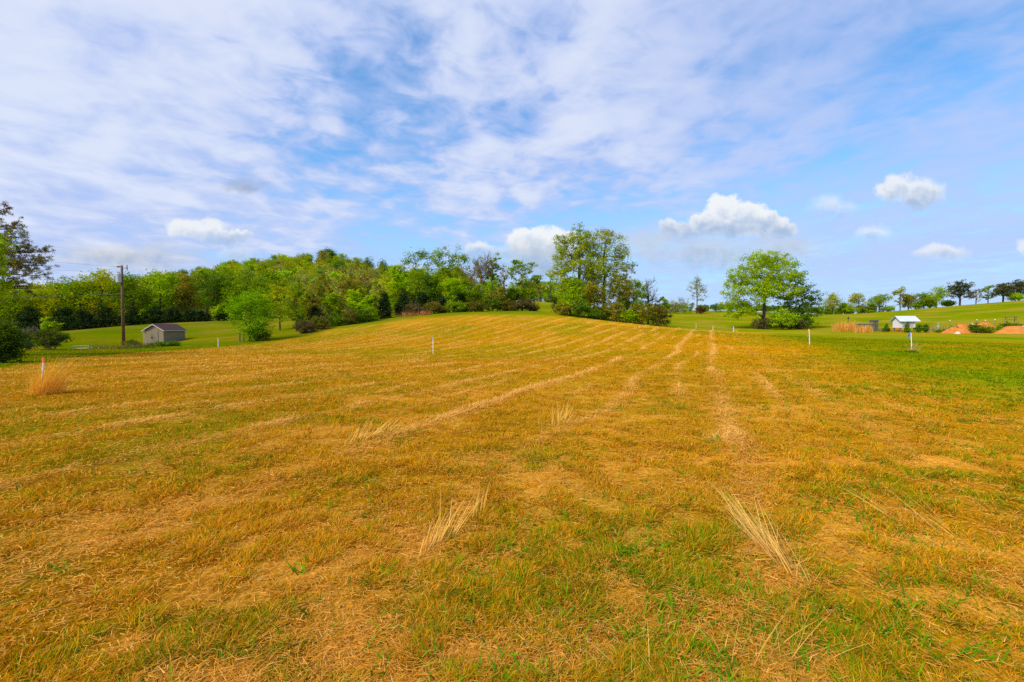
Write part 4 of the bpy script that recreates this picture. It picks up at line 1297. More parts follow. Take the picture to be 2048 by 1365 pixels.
for i, (px, D, top, w, what) in enumerate([
    (1772, 72, 648, 12, 'slim dark cedar sapling right of the stone pillar'),
    (1814, 69, 643, 6, 'dark cedar sapling standing before the white coop'),
    (1837, 69, 648, 9, 'left and wider of the twin dark shrubs at the right end of the coop'),
    (1851, 69, 647, 7, 'right and rounder of the twin dark shrubs beside the coop')]):
    plant('cedar_tree', px, D, top, w, what, 'cedar', 'deep', 'dark shrubs around the white coop', 330 + i, lobes=CONE if i < 2 else DOME, ncl=55, per=26, leaf=0.17, clr=0.2, leafmat=M_NEEDLE)
GM = 'green weed bushes among the clay mounds'
for i, (px, D, top, w, what) in enumerate([
    (1952, 67, 647, 24, 'dark bushy weed at the right end of the first clay mound'), (1972, 67, 651, 26, 'green weed bush midway between the clay mounds'),
    (1992, 67, 652, 26, 'green weed bush left of the second clay mound'), (2012, 70, 643, 26, 'weed bush under the wooden trestle'), (2036, 71, 645, 30, 'weed bush right of the wooden trestle'),
    (1880, 69, 660, 16, 'small pale green weed at the foot of the grey statue'), (1908, 68, 653, 14, 'yellow green weed at the left foot of the first clay mound')]):
    plant('bush', px, D, top, w, what, 'bush', 'deep' if i in (0, 3, 4) else 'mid', GM, 340 + i, lobes=DOME, ncl=45, per=24, leaf=0.2, stems=4, clr=0.28, trunk_top=0.5)

# ------------------------------------------------------------------ built things
M_VINYL = plain('tan_siding', (0.27, 0.215, 0.135), 0.75, 0.08, 2.0)
M_VINYL2 = plain('tan_door', (0.245, 0.195, 0.12), 0.75, 0.08, 2.0)
M_TRIMP = plain('pale_trim', (0.50, 0.45, 0.36), 0.7, 0.08)
M_SHINGLE = plain('brown_shingle', (0.085, 0.045, 0.042), 0.9, 0.3, 5.0, bump=0.5)
M_WHITE = plain('white_paint', (0.74, 0.72, 0.68), 0.55, 0.06, 3.0)
M_OFFW = plain('greyed_white', (0.52, 0.48, 0.40), 0.7, 0.15, 3.0)  # front panel tone, greyer and yellower than the wall white
M_TIN = plain('galvanised_tin', (0.62, 0.66, 0.74), 0.45, 0.1, 2.0, 0.4, 0.25)
M_POLE = plain('creosoted_wood', (0.17, 0.085, 0.045), 0.85, 0.3, 3.0)
M_GREY = plain('grey_metal', (0.46, 0.49, 0.50), 0.5, 0.08, 3.0, 0.4)
M_DARK = plain('dark_iron', (0.05, 0.04, 0.045), 0.6, 0.1)
M_WIRE = plain('wire', (0.16, 0.16, 0.17), 0.6, 0.05)
M_PVC = plain('white_plastic', (0.78, 0.78, 0.76), 0.4, 0.04)
M_BLUE = plain('blue_ribbon', (0.02, 0.22, 0.62), 0.5, 0.1)
M_ORANGE = plain('orange_ribbon', (0.82, 0.20, 0.05), 0.5, 0.1)
M_STONE = plain('grey_stone', (0.20, 0.17, 0.12), 0.9, 0.4, 4.0, bump=0.8)
M_CLAY = plain('orange_clay', (0.55, 0.20, 0.045), 0.95, 0.22, 1.8, 0.05, bump=0.8)
M_WOOD = plain('old_wood', (0.22, 0.16, 0.10), 0.9, 0.3, 4.0)
M_ROCK = plain('white_rock', (0.62, 0.56, 0.46), 0.9, 0.15, 3.0)
M_PIPE = plain('dull_rail', (0.30, 0.29, 0.22), 0.8, 0.2)


def tan_shed():
    D = 68.0
    x1 = xat(327, D); W, Lg = 2.9, 4.5
    x0 = x1 - W
    zb = min(hz(x0, D), hz(x1, D), hz(x1, D + Lg)) - 0.1
    ze, zr = zat(661, D), zat(649.5, D)
    o = thing('garden_shed', ((x0 + x1) / 2, D + Lg / 2, zb), 'small tan shed with dark brown gable roof below the left wood', 'shed')
    h, e, r = W / 2, ze - zb, zr - zb
    w = MB()
    poly = [(-h, -Lg / 2, 0), (h, -Lg / 2, 0), (h, -Lg / 2, e), (0, -Lg / 2, r), (-h, -Lg / 2, e)]
    w.prism(poly, (0, Lg, 0))
    # lap siding lines on the visible sides
    n = int(e / 0.22)
    for k in range(1, n):
        z = k * e / n
        w.box(h, h + 0.006, -Lg / 2, Lg / 2, z - 0.012, z + 0.012)
        w.box(-h, h, -Lg / 2 - 0.006, -Lg / 2, z - 0.012, z + 0.012)
    w.build('wall', M_VINYL, o)
    rf = MB()
    ov, th = 0.22, 0.09
    sl = (r - e) / h
    for s in (-1, 1):
        a = (0, -Lg / 2 - ov, r + 0.03); b = (s * (h + ov), -Lg / 2 - ov, r + 0.03 - sl * (h + ov))
        c = (b[0], b[1], b[2] + th); d = (0, a[1], a[2] + th)
        rf.prism([a, b, c, d], (0, Lg + 2 * ov, 0))
    rf.build('roof', M_SHINGLE, o)
    t = MB()
    for s in (-1, 1):
        yy = -Lg / 2 - ov - 0.04
        a = (0, yy, r - 0.06); b = (s * (h + ov), yy, r - 0.06 - sl * (h + ov))
        t.prism([a, b, (b[0], yy, b[2] + 0.15), (0, yy, a[2] + 0.15)], (0, 0.035, 0))
    zz = r + 0.03 - sl * (h + ov)
    t.box(h + ov + 0.005, h + ov + 0.05, -Lg / 2 - ov, Lg / 2 + ov, zz - 0.02, zz + 0.09)
    t.build('eave_trim', M_TRIMP, o)
    for s, nm in ((-1, 'door'), (1, 'door')):
        dr = MB()
        c = -0.25 + s * 0.46
        dr.box(c - 0.45, c + 0.45, -Lg / 2 - 0.05, -Lg / 2 - 0.014, 0.12, e * 0.98)
        dob = dr.build(nm, M_VINYL2, o)
        hd = MB()
        hd.box(-0.25 + s * 0.08 - 0.02, -0.25 + s * 0.08 + 0.02, -Lg / 2 - 0.09, -Lg / 2 - 0.052, e * 0.45, e * 0.57)
        hd.build('handle', M_DARK, dob)


tan_shed()


def leaning_board():
    D = 67.0
    a = np.array([xat(284, D), D + 0.2, zat(660, D)]); b = np.array([xat(293, D), D - 0.5, hz(xat(293, D), D - 0.5) - 0.05])
    m = MB()
    m.tube([a, (a + b) / 2, b], 0.07, 4)
    m.tube([a + [0.15, 0.02, 0.05], b + [0.22, 0, 0]], 0.03, 4)
    o = m.build('leaning_board', plain('bleached_board', (0.42, 0.33, 0.12), 0.8, 0.15))
    tag(o, 'pale board leaning against the left end of the tan shed', 'board')


leaning_board()


def utility_pole():
    D = 52.0
    x = xat(246, D); z = hz(x, D)
    H = zat(532, D) - z
    o = thing('utility_pole', (x, D, z), 'brown wooden utility pole with a grey transformer left of the tan shed', 'utility pole')
    m = MB(); m.tube([(0.06, 0, -0.3), (0.02, 0, H * 0.5), (0.06, 0, H)], [0.17, 0.14, 0.11], 12)
    m.build('pole', M_POLE, o, True)
    zt = zat(558, D) - z
    t = MB()
    t.tube([(-0.02, -0.36, zt - 0.48), (-0.02, -0.36, zt - 0.46), (-0.02, -0.36, zt + 0.5), (-0.02, -0.36, zt + 0.56)], [0.22, 0.25, 0.25, 0.16], 16)
    tr = t.build('transformer', M_GREY, o)
    for s in (-0.09, 0.09):
        b = MB()
        b.tube([(-0.02 + s, -0.36, zt + 0.55), (-0.02 + s, -0.36, zt + 0.74)], [0.04, 0.025], 8)
        b.build('bushing', M_DARK, tr)
    a = MB(); za = zat(537, D) - z
    a.tube([(0.05, 0, za - 0.15), (0.3, 0, za - 0.02), (0.62, 0, za + 0.02)], 0.025, 6)
    a.tube([(0.66, 0, za - 0.28), (0.66, 0, za - 0.05), (0.66, 0, za + 0.35)], [0.03, 0.05, 0.03], 6)
    a.build('cutout_arm', M_DARK, o)
    i = MB(); zi = zat(534.5, D) - z
    i.tube([(-0.06, 0, zi), (-0.3, 0, zi), (-0.52, 0, zi)], [0.05, 0.085, 0.05], 8)
    i.build('insulator', M_DARK, o)
    i = MB(); zl = zat(589, D) - z
    i.tube([(-0.1, 0, zl), (-0.5, 0, zl + 0.02), (-0.95, 0, zl)], [0.03, 0.05, 0.03], 8)
    i.build('cable_clamp', M_DARK, o)
    for (x0, zz, x1, z1, lab) in ((-0.5, zi, -34.0, 3.1, 'thin power line running left from the top of the utility pole'),
                                  (-0.1, zt + 0.72, -34.0, 1.2, 'thin lower power line running left from the transformer'),
                                  (-0.95, zl, -34.0, -1.0, 'service cable running left from the middle of the utility pole')):
        pts = []
        for k in range(15):
            q = k / 14
            pts.append((x + x0 + (x1 - x0) * q, D - 14 * q, z + zz + z1 * q - 0.9 * 4 * q * (1 - q) * 0.5))
        w = MB(); w.tube(pts, 0.008, 4)
        tag(w.build('power_line', M_WIRE), lab, 'power line', 'power lines from the utility pole')


utility_pole()


def chicken_coop():
    D = 72.0
    x0, x1 = xat(1799, D), xat(1829, D)
    xm = (x0 + x1) / 2; zg = hz(xm, D)
    o = thing('chicken_coop', (xm, D + 0.6, zg), 'white raised coop with a shiny tin roof by the right pasture', 'coop')
    h = (x1 - x0) / 2
    zb, ze, zr = zat(656, D) - zg, zat(643, D) - zg, zat(633, D) - zg
    y0, y1 = -0.75, 0.75
    w = MB()
    w.prism([(-h, y0, zb), (-h, y1, zb), (-h, y1, ze), (-h, 0, zr - 0.1), (-h, y0, ze)], (2 * h, 0, 0))
    w.build('wall', M_WHITE, o)
    p = MB()
    p.box(-h + 0.25, h - 0.35, y0 - 0.03, y0 - 0.002, zb + 0.1, ze - 0.18)
    p.build('front_panel', M_OFFW, o)
    rf = MB()
    ov = 0.3; sl = (zr - ze) / 0.95
    for s in (-1, 1):
        yb = s * (0.75 + 0.28)
        a = (-h - ov, 0, zr); b = (-h - ov, yb, zr - sl * abs(yb))
        rf.prism([a, b, (b[0], b[1], b[2] + 0.05), (a[0], 0, zr + 0.05)], (2 * h + 2 * ov + 0.25, 0, 0))
        n = 16
        for k in range(n + 1):
            xx = -h - ov + (2 * h + 2 * ov + 0.25) * k / n
            rf.tube([(xx, 0, zr + 0.055), (xx, yb, zr - sl * abs(yb) + 0.055)], 0.025, 4)
    rf.build('roof', M_TIN, o)
    for sx in (-1, 1):
        for sy in (-1, 1):
            l = MB(); l.box(sx * (h - 0.15) - 0.07, sx * (h - 0.15) + 0.07, sy * 0.62 - 0.07, sy * 0.62 + 0.07, -0.2, zb - 0.003)
            l.build('leg', M_WOOD, o)


chicken_coop()


def stone_wall():
    D = 73.5
    rng = np.random.default_rng(3)
    x0, x1 = xat(1714, D), xat(1742, D)
    z = hz((x0 + x1) / 2, D)
    H = zat(648, D) - z
    o = thing('stone_wall', ((x0 + x1) / 2, D, z), 'low grey stone wall ending in the stone pillar, behind tall dry grass', 'wall')
    m = MB()
    h = (x1 - x0) / 2
    for r_ in range(5):
        xx = -h
        while xx < h - 0.03:
            w = min(rng.uniform(0.3, 0.6), h - xx)
            j = rng.uniform(0, 0.05)
            m.box(xx, xx + w - 0.02, -0.25 - j, 0.25, -0.1 + r_ * (H / 5) if r_ == 0 else r_ * (H / 5), (r_ + 1) * (H / 5) - 0.02)
            xx += w
    m.build('stonework', M_STONE, o)
    c = MB(); c.box(-h - 0.05, h, -0.36, 0.33, H - 0.015, H + 0.12); c.build('cap', plain('grey_cap', (0.34, 0.30, 0.25), 0.85, 0.2), o)
    xp = xat(1747, D); zp = hz(xp, D); Hp = zat(641.5, D) - zp
    o = thing('stone_pillar', (xp, D, zp), 'square dark stone pillar at the right end of the low stone wall', 'pillar')
    m = MB()
    for r_ in range(9):
        for s in (-1, 1):
            j = rng.uniform(0, 0.05)
            cut = rng.uniform(-0.12, 0.12)
            xa, xb = (-0.40 - j, cut - 0.01) if s < 0 else (cut + 0.01, 0.40 + j)
            m.box(xa, xb, -0.4 - rng.uniform(0, 0.05), 0.4, r_ * Hp / 9 if r_ else -0.1, (r_ + 1) * Hp / 9 - 0.02)
    m.build('stonework', plain('dark_stone', (0.13, 0.12, 0.085), 0.9, 0.45, 4.0, bump=0.8), o)
    c = MB(); c.box(-0.5, 0.5, -0.5, 0.5, Hp - 0.017, Hp + 0.1); c.build('cap', M_STONE, o)


stone_wall()


def clay_mound(px, D, top, wpx, label, seed, rocks=0):
    rng = np.random.default_rng(seed)
    x = xat(px, D); z = hz(x, D); H = zat(top, D) - z; W = wpx * D / F / 2
    n, m = 40, 14
    V, Q = [(0, 0, H)], []
    for j in range(1, m + 1):
        t = j / m
        for i in range(n):
            a = 6.283 * i / n
            rr = t * (1 + 0.16 * math.sin(2 * a + seed) + 0.10 * math.sin(5 * a + seed * 2) + 0.04 * math.sin(11 * a))
            zz = H * (math.cos(math.pi * min(t, 1)) * 0.5 + 0.5) ** 0.75
            xx, yy = math.cos(a) * rr * W, math.sin(a) * rr * W * 0.55
            zz += 0.10 * math.sin(xx * 3.1 + seed) * math.cos(yy * 3.7) * (1 - t) + rng.normal() * 0.055 * (1 - t)
            V.append((xx, yy, zz - 0.12 * t + (hz(x + xx, D + yy) - z) * t))
    T = [(0, 1 + i, 1 + (i + 1) % n) for i in range(n)]
    for j in range(m - 1):
        for i in range(n):
            a, b = 1 + j * n + i, 1 + j * n + (i + 1) % n
            Q.append((a, a + n, b + n, b))
    o = mesh_np('clay_mound', np.array(V), [np.array(Q), np.array(T)], M_CLAY, smooth=True)
    o.location = (x, D, z)
    tag(o, label, 'clay mound', 'heaps of orange clay at the right')


clay_mound(1922, 68, 649.5, 76, 'rounded orange clay mound left of the green weed bushes', 2)
clay_mound(1898, 67, 659, 30, 'small low orange clay heap at the left foot of the first mound', 4)
clay_mound(2028, 66, 652, 112, 'long orange clay mound at the right edge of the photo', 5)
clay_mound(1968, 71, 645.5, 84, 'low reddish clay bank behind the green weed bushes', 7)


def rock(px, D, w, h, label, seed):
    rng = np.random.default_rng(seed)
    x = xat(px, D); z = hz(x, D)
    d = rand_dirs(rng, 60)
    import bmesh
    bm = bmesh.new()
    bmesh.ops.create_icosphere(bm, subdivisions=2, radius=1.0)
    for v in bm.verts:
        k = 1 + 0.18 * math.sin(v.co.x * 3 + seed) + 0.15 * math.sin(v.co.y * 4 + v.co.z * 3)
        v.co = Vector((v.co.x * w * k / 2, v.co.y * w * 0.35 * k, max(-0.2, v.co.z) * h * k))
    me = bpy.data.meshes.new('white_rock'); bm.to_mesh(me); bm.free()
    me.materials.append(M_ROCK)
    o = bpy.data.objects.new('white_rock', me); col.objects.link(o); o.location = (x, D, z)
    tag(o, label, 'rock', 'pale rocks by the clay')


rock(1914, 65.5, 0.95, 0.28, 'flat pale rock in front of the first clay mound', 1)
rock(1944, 69, 0.4, 1.35, 'pale rock standing beside the dark bushy weed', 2)
rock(2046, 69, 0.5, 0.9, 'pale rock at the right end of the long clay mound', 3)


def garden_statue():
    D = 70.0
    x = xat(1876, D); z = hz(x, D); H = zat(645, D) - z
    m = MB()
    prof = [(0, .24), (.06, .24), (.07, .17), (.35, .15), (.42, .2), (.62, .22), (.72, .13), (.76, .09), (.80, .12), (.88, .14), (.95, .1), (1.0, .02)]
    m.tube([(0.001 * i, 0, t * H - 0.03) for i, (t, r_) in enumerate(prof)], [r_ for t, r_ in prof], 12)
    o = m.build('garden_statue', plain('weathered_concrete', (0.30, 0.29, 0.25), 0.9, 0.25), None, True)
    o.location = (x, D, z)
    tag(o, 'small grey garden statue between the twin shrubs and the clay', 'statue')


garden_statue()


def post(px, D, top, r_, mat, label, name='fence_post', cat='post', group=None, lean=0.0, capm=None):
    x = xat(px, D); z = hz(x, D); H = zat(top, D) - z
    if capm:
        o = thing(name, (x, D, z), label, cat, group)
        m = MB(); m.tube([(0, 0, -0.15), (lean * H, 0, H)], [r_, r_ * 0.9], 8); m.build('post', mat, o)
        m = MB(); m.tube([(lean * H, 0, H), (lean * H, 0, H + 0.16)], [r_ * 1.7, r_ * 1.7], 8); m.build('cap', capm, o)
        return o
    m = MB(); m.tube([(0, 0, -0.15), (lean * H * 0.5, 0, H * 0.5), (lean * H, 0, H)], [r_, r_ * 0.95, r_ * 0.9], 8)
    o = m.build(name, mat)
    o.location = (x, D, z)
    return tag(o, label, cat, group)


GQ = 'fence posts beyond the clay mounds'
post(1899, 76, 642.5, 0.05, M_WOOD, 'dark post with pale cap left of the first clay mound', capm=M_PVC, group=GQ)
post(1953, 79, 641, 0.05, M_WOOD, 'pale capped post behind the dark bushy weed', capm=M_PVC, group=GQ)
post(1970, 79, 642, 0.05, M_WOOD, 'pale capped post behind the middle of the clay bank', capm=M_PVC, group=GQ)
post(1989, 79, 640.5, 0.05, M_WOOD, 'pale capped post left of the wooden trestle', capm=M_PVC, group=GQ)
GX = 'old wooden posts by the rounded bright tree'
post(479, 56.5, 667, 0.10, M_WOOD, 'old wooden post standing clear left of the rounded bright tree', group=GX)
post(487, 57.5, 668, 0.09, M_WOOD, 'old wooden post close against the rounded bright tree trunk', group=GX)


def trestle():
    D = 74.0
    x = xat(2021, D); z = hz(x, D)
    o = thing('wooden_trestle', (x, D, z), 'grey wooden trestle frame standing above the weeds at right', 'trestle')
    H = zat(634, D) - z; h = 0.85
    m = MB(); m.box(-h - 0.1, h + 0.1, -0.2, 0.2, H - 0.1, H); m.build('top', M_WOOD, o)
    m = MB(); m.box(-h, h, -0.06, 0.06, H - 0.52, H - 0.42); m.build('rail', M_WOOD, o)
    for s in (-1, 1):
        for q in (-1, 1):
            l = MB(); l.tube([(s * (h - 0.1), q * 0.12, H - 0.102), (s * (h + 0.05), q * 0.35, -0.1)], 0.06, 4); l.build('leg', M_WOOD, o)


trestle()


def bird_feeder():
    D = 80.0
    x = xat(1696, D); z = hz(x, D)
    H = zat(634, D) - z
    o = thing('bird_feeder', (x, D, z), 'small dark bird feeder on a thin pole above the tall dry grass', 'bird feeder')
    m = MB(); m.tube([(0, 0, -0.2), (0, 0, H - 0.35)], 0.025, 6); m.build('pole', M_DARK, o)
    m = MB(); m.tube([(0, 0, H - 0.45), (0, 0, H - 0.35), (0, 0, H - 0.12), (0, 0, H)], [0.22, 0.12, 0.12, 0.02], 8); m.build('house', M_DARK, o)


bird_feeder()


def low_rail():
    D = 41.0
    m = MB()
    xa, xb = xat(144, D), xat(178, D)
    za, zb2 = hz(xa, D), hz(xb, D)
    m.tube([(xa, D, za + 0.36), ((xa + xb) / 2, D, (za + zb2) / 2 + 0.42), (xb, D, zb2 + 0.44)], 0.035, 6)
    for q in (0.03, 0.5, 0.97):
        xx = xa + (xb - xa) * q
        m.tube([(xx, D, hz(xx, D) - 0.1), (xx, D, hz(xx, D) + 0.40)], 0.03, 6)
    tag(m.build('low_rail', M_PIPE), 'low dull rail on short legs left of the pole weeds', 'rail')


low_rail()


def dirt_patch():
    D0 = 46.5
    rng = np.random.default_rng(4)
    n = 36
    xc = xat(195, D0)
    V = [(xc, D0, hz(xc, D0) + 0.03)]
    for ring in (0.5, 1.0):
        for i in range(n):
            a = 6.283 * i / n
            k = ring * (1 + 0.15 * math.sin(3 * a) + 0.1 * math.sin(7 * a))
            xx, yy = xc + 1.9 * k * math.cos(a), D0 + 1.8 * k * math.sin(a)
            V.append((xx, yy, hz(xx, yy) + (0.03 if ring < 1 else 0.004)))
    T = [(0, 1 + i, 1 + (i + 1) % n) for i in range(n)]
    Q = [(1 + i, 1 + n + i, 1 + n + (i + 1) % n, 1 + (i + 1) % n) for i in range(n)]
    o = mesh_np('bare_ground', np.array(V), [np.array(Q), np.array(T)], plain('bare_tan_earth', (0.46, 0.25, 0.06), 0.95, 0.2, 2.0))
    tag(o, 'bare tan earth patch left of the utility pole weeds', 'ground', kind='structure')


dirt_patch()


# survey stakes
def stake(px, base_py, top, D, label, flag=None, lean=0.0, orange_top=False, r_=0.026):
    x = xat(px, D); z = hz(x, D)
    H = zat(top, D) - z
    o = thing('survey_stake', (x, D, z), label, 'stake', 'white survey stakes in the field')
    m = MB(); m.tube([(-lean * H, 0, -0.15), (-lean * H * 0.5, 0, H * 0.5), (0, 0, H)], r_, 8)
    m.build('post', M_PVC, o)
    if orange_top:
        m = MB(); m.tube([(-0.002, 0, H * 0.86), (0, 0, H + 0.01)], r_ + 0.006, 8); m.build('painted_top', M_ORANGE, o)
    if flag:
        mat, L, W, sag = flag
        P = []
        nx = 6
        for i in range(nx + 1):
            t = i / nx
            xx = -r_ - L * t * 0.8
            zc = H * 0.985 - sag * t * t - 0.05 - L * t * 0.35
            yy = 0.03 * math.sin(t * 6)
            w = W * (1 - 0.55 * t)
            P += [(xx, yy, zc + w / 2), (xx, yy, zc - w / 2), (xx, yy + 0.006, zc + w / 2), (xx, yy + 0.006, zc - w / 2)]
        Q = []
        for i in range(nx):
            a = 4 * i
            Q += [(a, a + 1, a + 5, a + 4), (a + 3, a + 2, a + 6, a + 7), (a + 2, a, a + 4, a + 6), (a + 1, a + 3, a + 7, a + 5)]
        Q += [(0, 2, 3, 1), (4 * nx, 4 * nx + 1, 4 * nx + 3, 4 * nx + 2)]
        mesh_np('ribbon', np.array(P), [np.array(Q)], mat, o)
    return o


stake(866, 708, 675.5, 33, 'white stake with a small blue flag in the middle of the field', (M_BLUE, 0.13, 0.2, 0.15))
stake(436, 693, 677, 47.5, 'plain white stake right of the tan shed', None, r_=0.034)
stake(1467, 668, 654, 76, 'far white stake with a blue flag near the lone big tree', (M_BLUE, 0.3, 0.35, 0.05), r_=0.05, lean=0.05)
stake(1426, 665, 652, 78, 'far plain white stake in a straw tuft left of the blue flagged one', None, r_=0.04)
stake(1392, 655, 647, 86, 'farthest thin stake below the half bare tree', None, r_=0.03)
stake(1618, 690, 659, 34, 'white stake with a hanging orange ribbon in the green field', (M_ORANGE, 0.18, 0.22, 0.45), lean=-0.06)
stake(1822, 704, 666.5, 29, 'white stake with a bright blue flag in a spiky dry tuft', (M_BLUE, 0.28, 0.24, 0.1), lean=-0.07)
stake(86, 794, 716, 11.02, 'orange topped stake hidden in the tall orange dry grass', (M_ORANGE, 0.05, 0.06, 0.3), orange_top=True, lean=0.1, r_=0.02)


# ------------------------------------------------------------------ grass, straw litter and weeds of the field
def polar(rng, n, a0, a1, p, half):
    """n points, distance a0..a1, density falling as r^-p"""
    k = 2 - p
    r = (a0 ** k + rng.uniform(0, 1, n) * (a1 ** k - a0 ** k)) ** (1 / k)
    a = rng.uniform(-half, half, n)
    return r * np.sin(a), r * np.cos(a), r


def build_grass():
    rng = np.random.default_rng(11)
    # upright mown blades, in tussocks
    n = 1500000
    x, y, r = polar(rng, n, 0.9, 62, 1.72, R(60))
    tus = fbm(x / 0.22, y / 0.22, 101, 2)
    thin = sstep(fbm(x / 0.8, y / 0.55, 102, 3), 0.56, 0.70)
    keep = rng.uniform(size=n) < np.clip((0.25 + 1.5 * sstep(tus, 0.3, 0.65)) * (1 - 0.35 * thin), 0, 1)
    x, y, r, tus = x[keep], y[keep], r[keep], tus[keep]
    n = len(x)
    dry, row, n1, n2, u, v = cover(x, y)
    keep = rng.uniform(size=n) < 1 - 0.5 * np.clip(row, 0, 1)
    x, y, r, tus, dry, row, n1 = x[keep], y[keep], r[keep], tus[keep], dry[keep], row[keep], n1[keep]
    n = len(x)
    z = height(x, y) - 0.008
    ori = fbm(x / 0.35, y / 0.35, 103, 2) * 12.0
    tilt = rng.uniform(0.1, 0.9, n)
    d = np.stack([np.cos(ori) * tilt * 0.7 + rng.normal(size=n) * 0.35, np.sin(ori) * tilt * 0.7 + rng.normal(size=n) * 0.35, np.ones(n)], 1)
    d /= np.linalg.norm(d, axis=1)[:, None]
    L = (0.035 + 0.075 * sstep(tus, 0.3, 0.75)) * rng.uniform(0.5, 1.25, n) * (0.85 + 0.004 * r)
    wd = (0.0026 + 0.00085 * r) * rng.uniform(0.7, 1.3, n)
    # colours
    g_patch = sstep(fbm(x / 1.6 + 7, y / 1.1, 104, 3), 0.50, 0.68)
    near_green = np.exp(-(((x - 1.1) / 1.5) ** 2 + ((y - 2.7) / 1.3) ** 2))
    right = sstep(u_of(x, y), 0.0, 6.0) * 0.35
    pg = np.clip(0.17 + 0.34 * g_patch + 0.50 * near_green + right * 1.1 + (1 - dry) * 0.75 + sstep(y, 20, 50) * 0.06, 0, 0.95)
    pg = np.maximum(pg, sstep(r, 12, 26) * sstep(0.45 - dry, 0.0, 0.3))
    q = rng.uniform(size=n)
    straw = np.array([(0.74, 0.31, 0.008), (0.80, 0.39, 0.02), (0.66, 0.30, 0.005), (0.56, 0.32, 0.003), (0.82, 0.44, 0.06), (0.50, 0.19, 0.006)])
    ps = rng.choice(6, n, p=[.26, .20, .2, .16, .08, .10])
    green = np.array([(0.24, 0.30, 0.003), (0.16, 0.27, 0.003), (0.30, 0.30, 0.003), (0.10, 0.22, 0.003)])
    c = np.where((q < pg)[:, None], green[rng.integers(0, 4, n)], straw[ps])
    c = c * rng.uniform(0.75, 1.2, (n, 1))
    gr = ground_rgb(x, y) * 1.12
    far = sstep(r, 14, 40)[:, None]
    c = c * (1 - far * 0.85) + gr * far * 0.85
    b = np.stack([x, y, z], 1)
    nearm = r < 7
    out_v, out_q, out_t, out_c, off = [], [], [], [], 0
    for msk, seg in ((nearm, 3), (~nearm, 1)):
        V, Q, T, k = blades(rng, b[msk], d[msk], L[msk], wd[msk], rng.uniform(0.1, 0.6, msk.sum()), seg)
        out_v.append(V); out_q.append(Q + off); out_t.append(T + off); out_c.append(np.repeat(c[msk], k, 0)); off += len(V)
    o = mesh_np('grass', np.vstack(out_v), [np.vstack(out_q), np.vstack(out_t)], M_BLADE, colors=np.vstack(out_c))
    tag(o, 'short mown grass, mostly dried orange, over the whole field', 'grass', kind='stuff')

    # cut straw lying about: rows left by the mower and thin drifts between
    n = 1150000
    x, y, r = polar(rng, n, 0.9, 85, 1.7, R(60))
    dry, row, n1, n2, u, v = cover(x, y)
    drift = sstep(fbm(x / 0.8, y / 0.55, 102, 3), 0.50, 0.70)
    row = row * (0.35 + 0.65 * sstep(r, 3, 8))
    pr = np.clip(0.27 + 0.36 * drift + 1.0 * row - 0.2 * sstep(r, 8, 20), 0, 1) * (0.12 + 0.88 * dry)
    pr = np.where(r > 30, np.clip(row * 1.1 + 0.04, 0, 1) * dry, pr)
    keep = rng.uniform(size=n) < pr
    x, y, r, row, dry = x[keep], y[keep], r[keep], row[keep], dry[keep]
    n = len(x)
    al = np.where(rng.uniform(size=n) < 0.6 * np.clip(row * 1.3, 0, 1), TH + rng.normal(size=n) * 0.35, rng.uniform(0, 6.283, n))
    sgn = np.where(rng.uniform(size=n) < 0.85, 1, -1)
    up = np.abs(rng.normal(size=n)) * (0.13 + 0.28 * row + 0.75 * row * sstep(r, 6, 14))
    d = np.stack([np.sin(al) * sgn, np.cos(al) * sgn, up], 1)
    d /= np.linalg.norm(d, axis=1)[:, None]
    L = rng.uniform(0.02, 0.085, n) * (1 + 1.6 * row) * (1 + 0.004 * r)
    wd = (0.0019 + 0.00088 * r) * rng.uniform(0.7, 1.3, n)
    z = height(x, y) + rng.uniform(0.0, 0.035, n) + row * rng.uniform(0, 0.07, n)
    pal = np.array([(0.84, 0.41, 0.06), (0.76, 0.33, 0.03), (0.86, 0.48, 0.11), (0.68, 0.28, 0.02), (0.78, 0.36, 0.05)])
    c = pal[rng.integers(0, 5, n)]
    rw = np.clip(row * 1.1, 0, 1)[:, None] * sstep(r, 4, 9)[:, None]
    c = c * (1 - rw) + np.array([0.94, 0.55, 0.14]) * rw
    c = c * np.where(rw > 0.3, 1.0, 1 - 0.18 * sstep(r, 8, 20)[:, None]) * rng.uniform(0.72, 1.08, (n, 1))
    b = np.stack([x, y, z], 1)
    nearm = r < 7
    out_v, out_q, out_t, out_c, off = [], [], [], [], 0
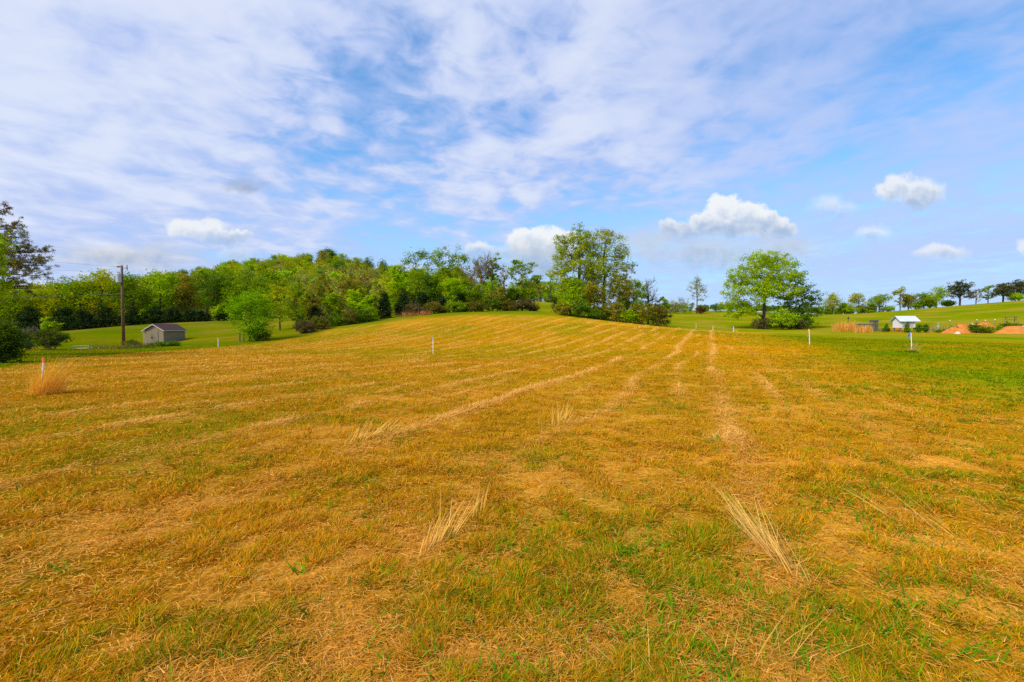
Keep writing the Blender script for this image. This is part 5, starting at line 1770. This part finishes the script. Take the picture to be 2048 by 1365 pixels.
    for msk, seg in ((nearm, 2), (~nearm, 1)):
        V, Q, T, k = blades(rng, b[msk], d[msk], L[msk], wd[msk], rng.uniform(0.0, 0.25, msk.sum()), seg)
        out_v.append(V); out_q.append(Q + off); out_t.append(T + off); out_c.append(np.repeat(c[msk], k, 0)); off += len(V)
    o = mesh_np('straw', np.vstack(out_v), [np.vstack(out_q), np.vstack(out_t)], M_STRAW, colors=np.vstack(out_c))
    tag(o, 'pale cut straw lying in mower rows and drifts on the field', 'straw', kind='stuff')

    # broad green weeds near the camera
    n = 26000
    x, y, r = polar(rng, n, 1.0, 16, 1.5, R(60))
    pt = sstep(fbm(x / 0.6, y / 0.45, 111, 3), 0.54, 0.72)
    ng = np.exp(-(((x - 1.0) / 1.3) ** 2 + ((y - 2.6) / 1.2) ** 2))
    dry, row, *_ = cover(x, y)
    pr = pt * (0.10 + 0.5 * sstep(u_of(x, y), -1.5, 4)) + ng * 0.55 * sstep(fbm(x / 0.3, y / 0.25, 112, 2), 0.38, 0.6)
    keep = rng.uniform(size=n) < np.clip(pr, 0, 1)
    x, y, r = x[keep], y[keep], r[keep]
    m_ = 4
    x = np.repeat(x, m_) + rng.normal(size=len(x) * m_) * 0.018
    y = np.repeat(y, m_) + rng.normal(size=len(y) * m_) * 0.018
    r = np.repeat(r, m_)
    n = len(x)
    d = np.stack([rng.normal(size=n) * 0.5, rng.normal(size=n) * 0.5, np.ones(n)], 1)
    d /= np.linalg.norm(d, axis=1)[:, None]
    V, Q, T, k = blades(rng, np.stack([x, y, height(x, y) - 0.005], 1), d, rng.uniform(0.05, 0.13, n), rng.uniform(0.006, 0.013, n) * (1 + 0.05 * r), rng.uniform(0.2, 0.7, n), 3)
    pal = np.array([(0.11, 0.26, 0.004), (0.15, 0.30, 0.004), (0.08, 0.20, 0.006), (0.20, 0.32, 0.004)])
    c = np.repeat(pal[rng.integers(0, 4, n)] * rng.uniform(0.8, 1.2, (n, 1)), k, 0)
    o = mesh_np('weeds', V, [Q, T], M_BLADE, colors=c)
    tag(o, 'fresh green weed leaves sprouting through the dry grass', 'weeds', kind='stuff')


def u_of(x, y):
    return x * math.cos(TH) - y * math.sin(TH)


build_grass()
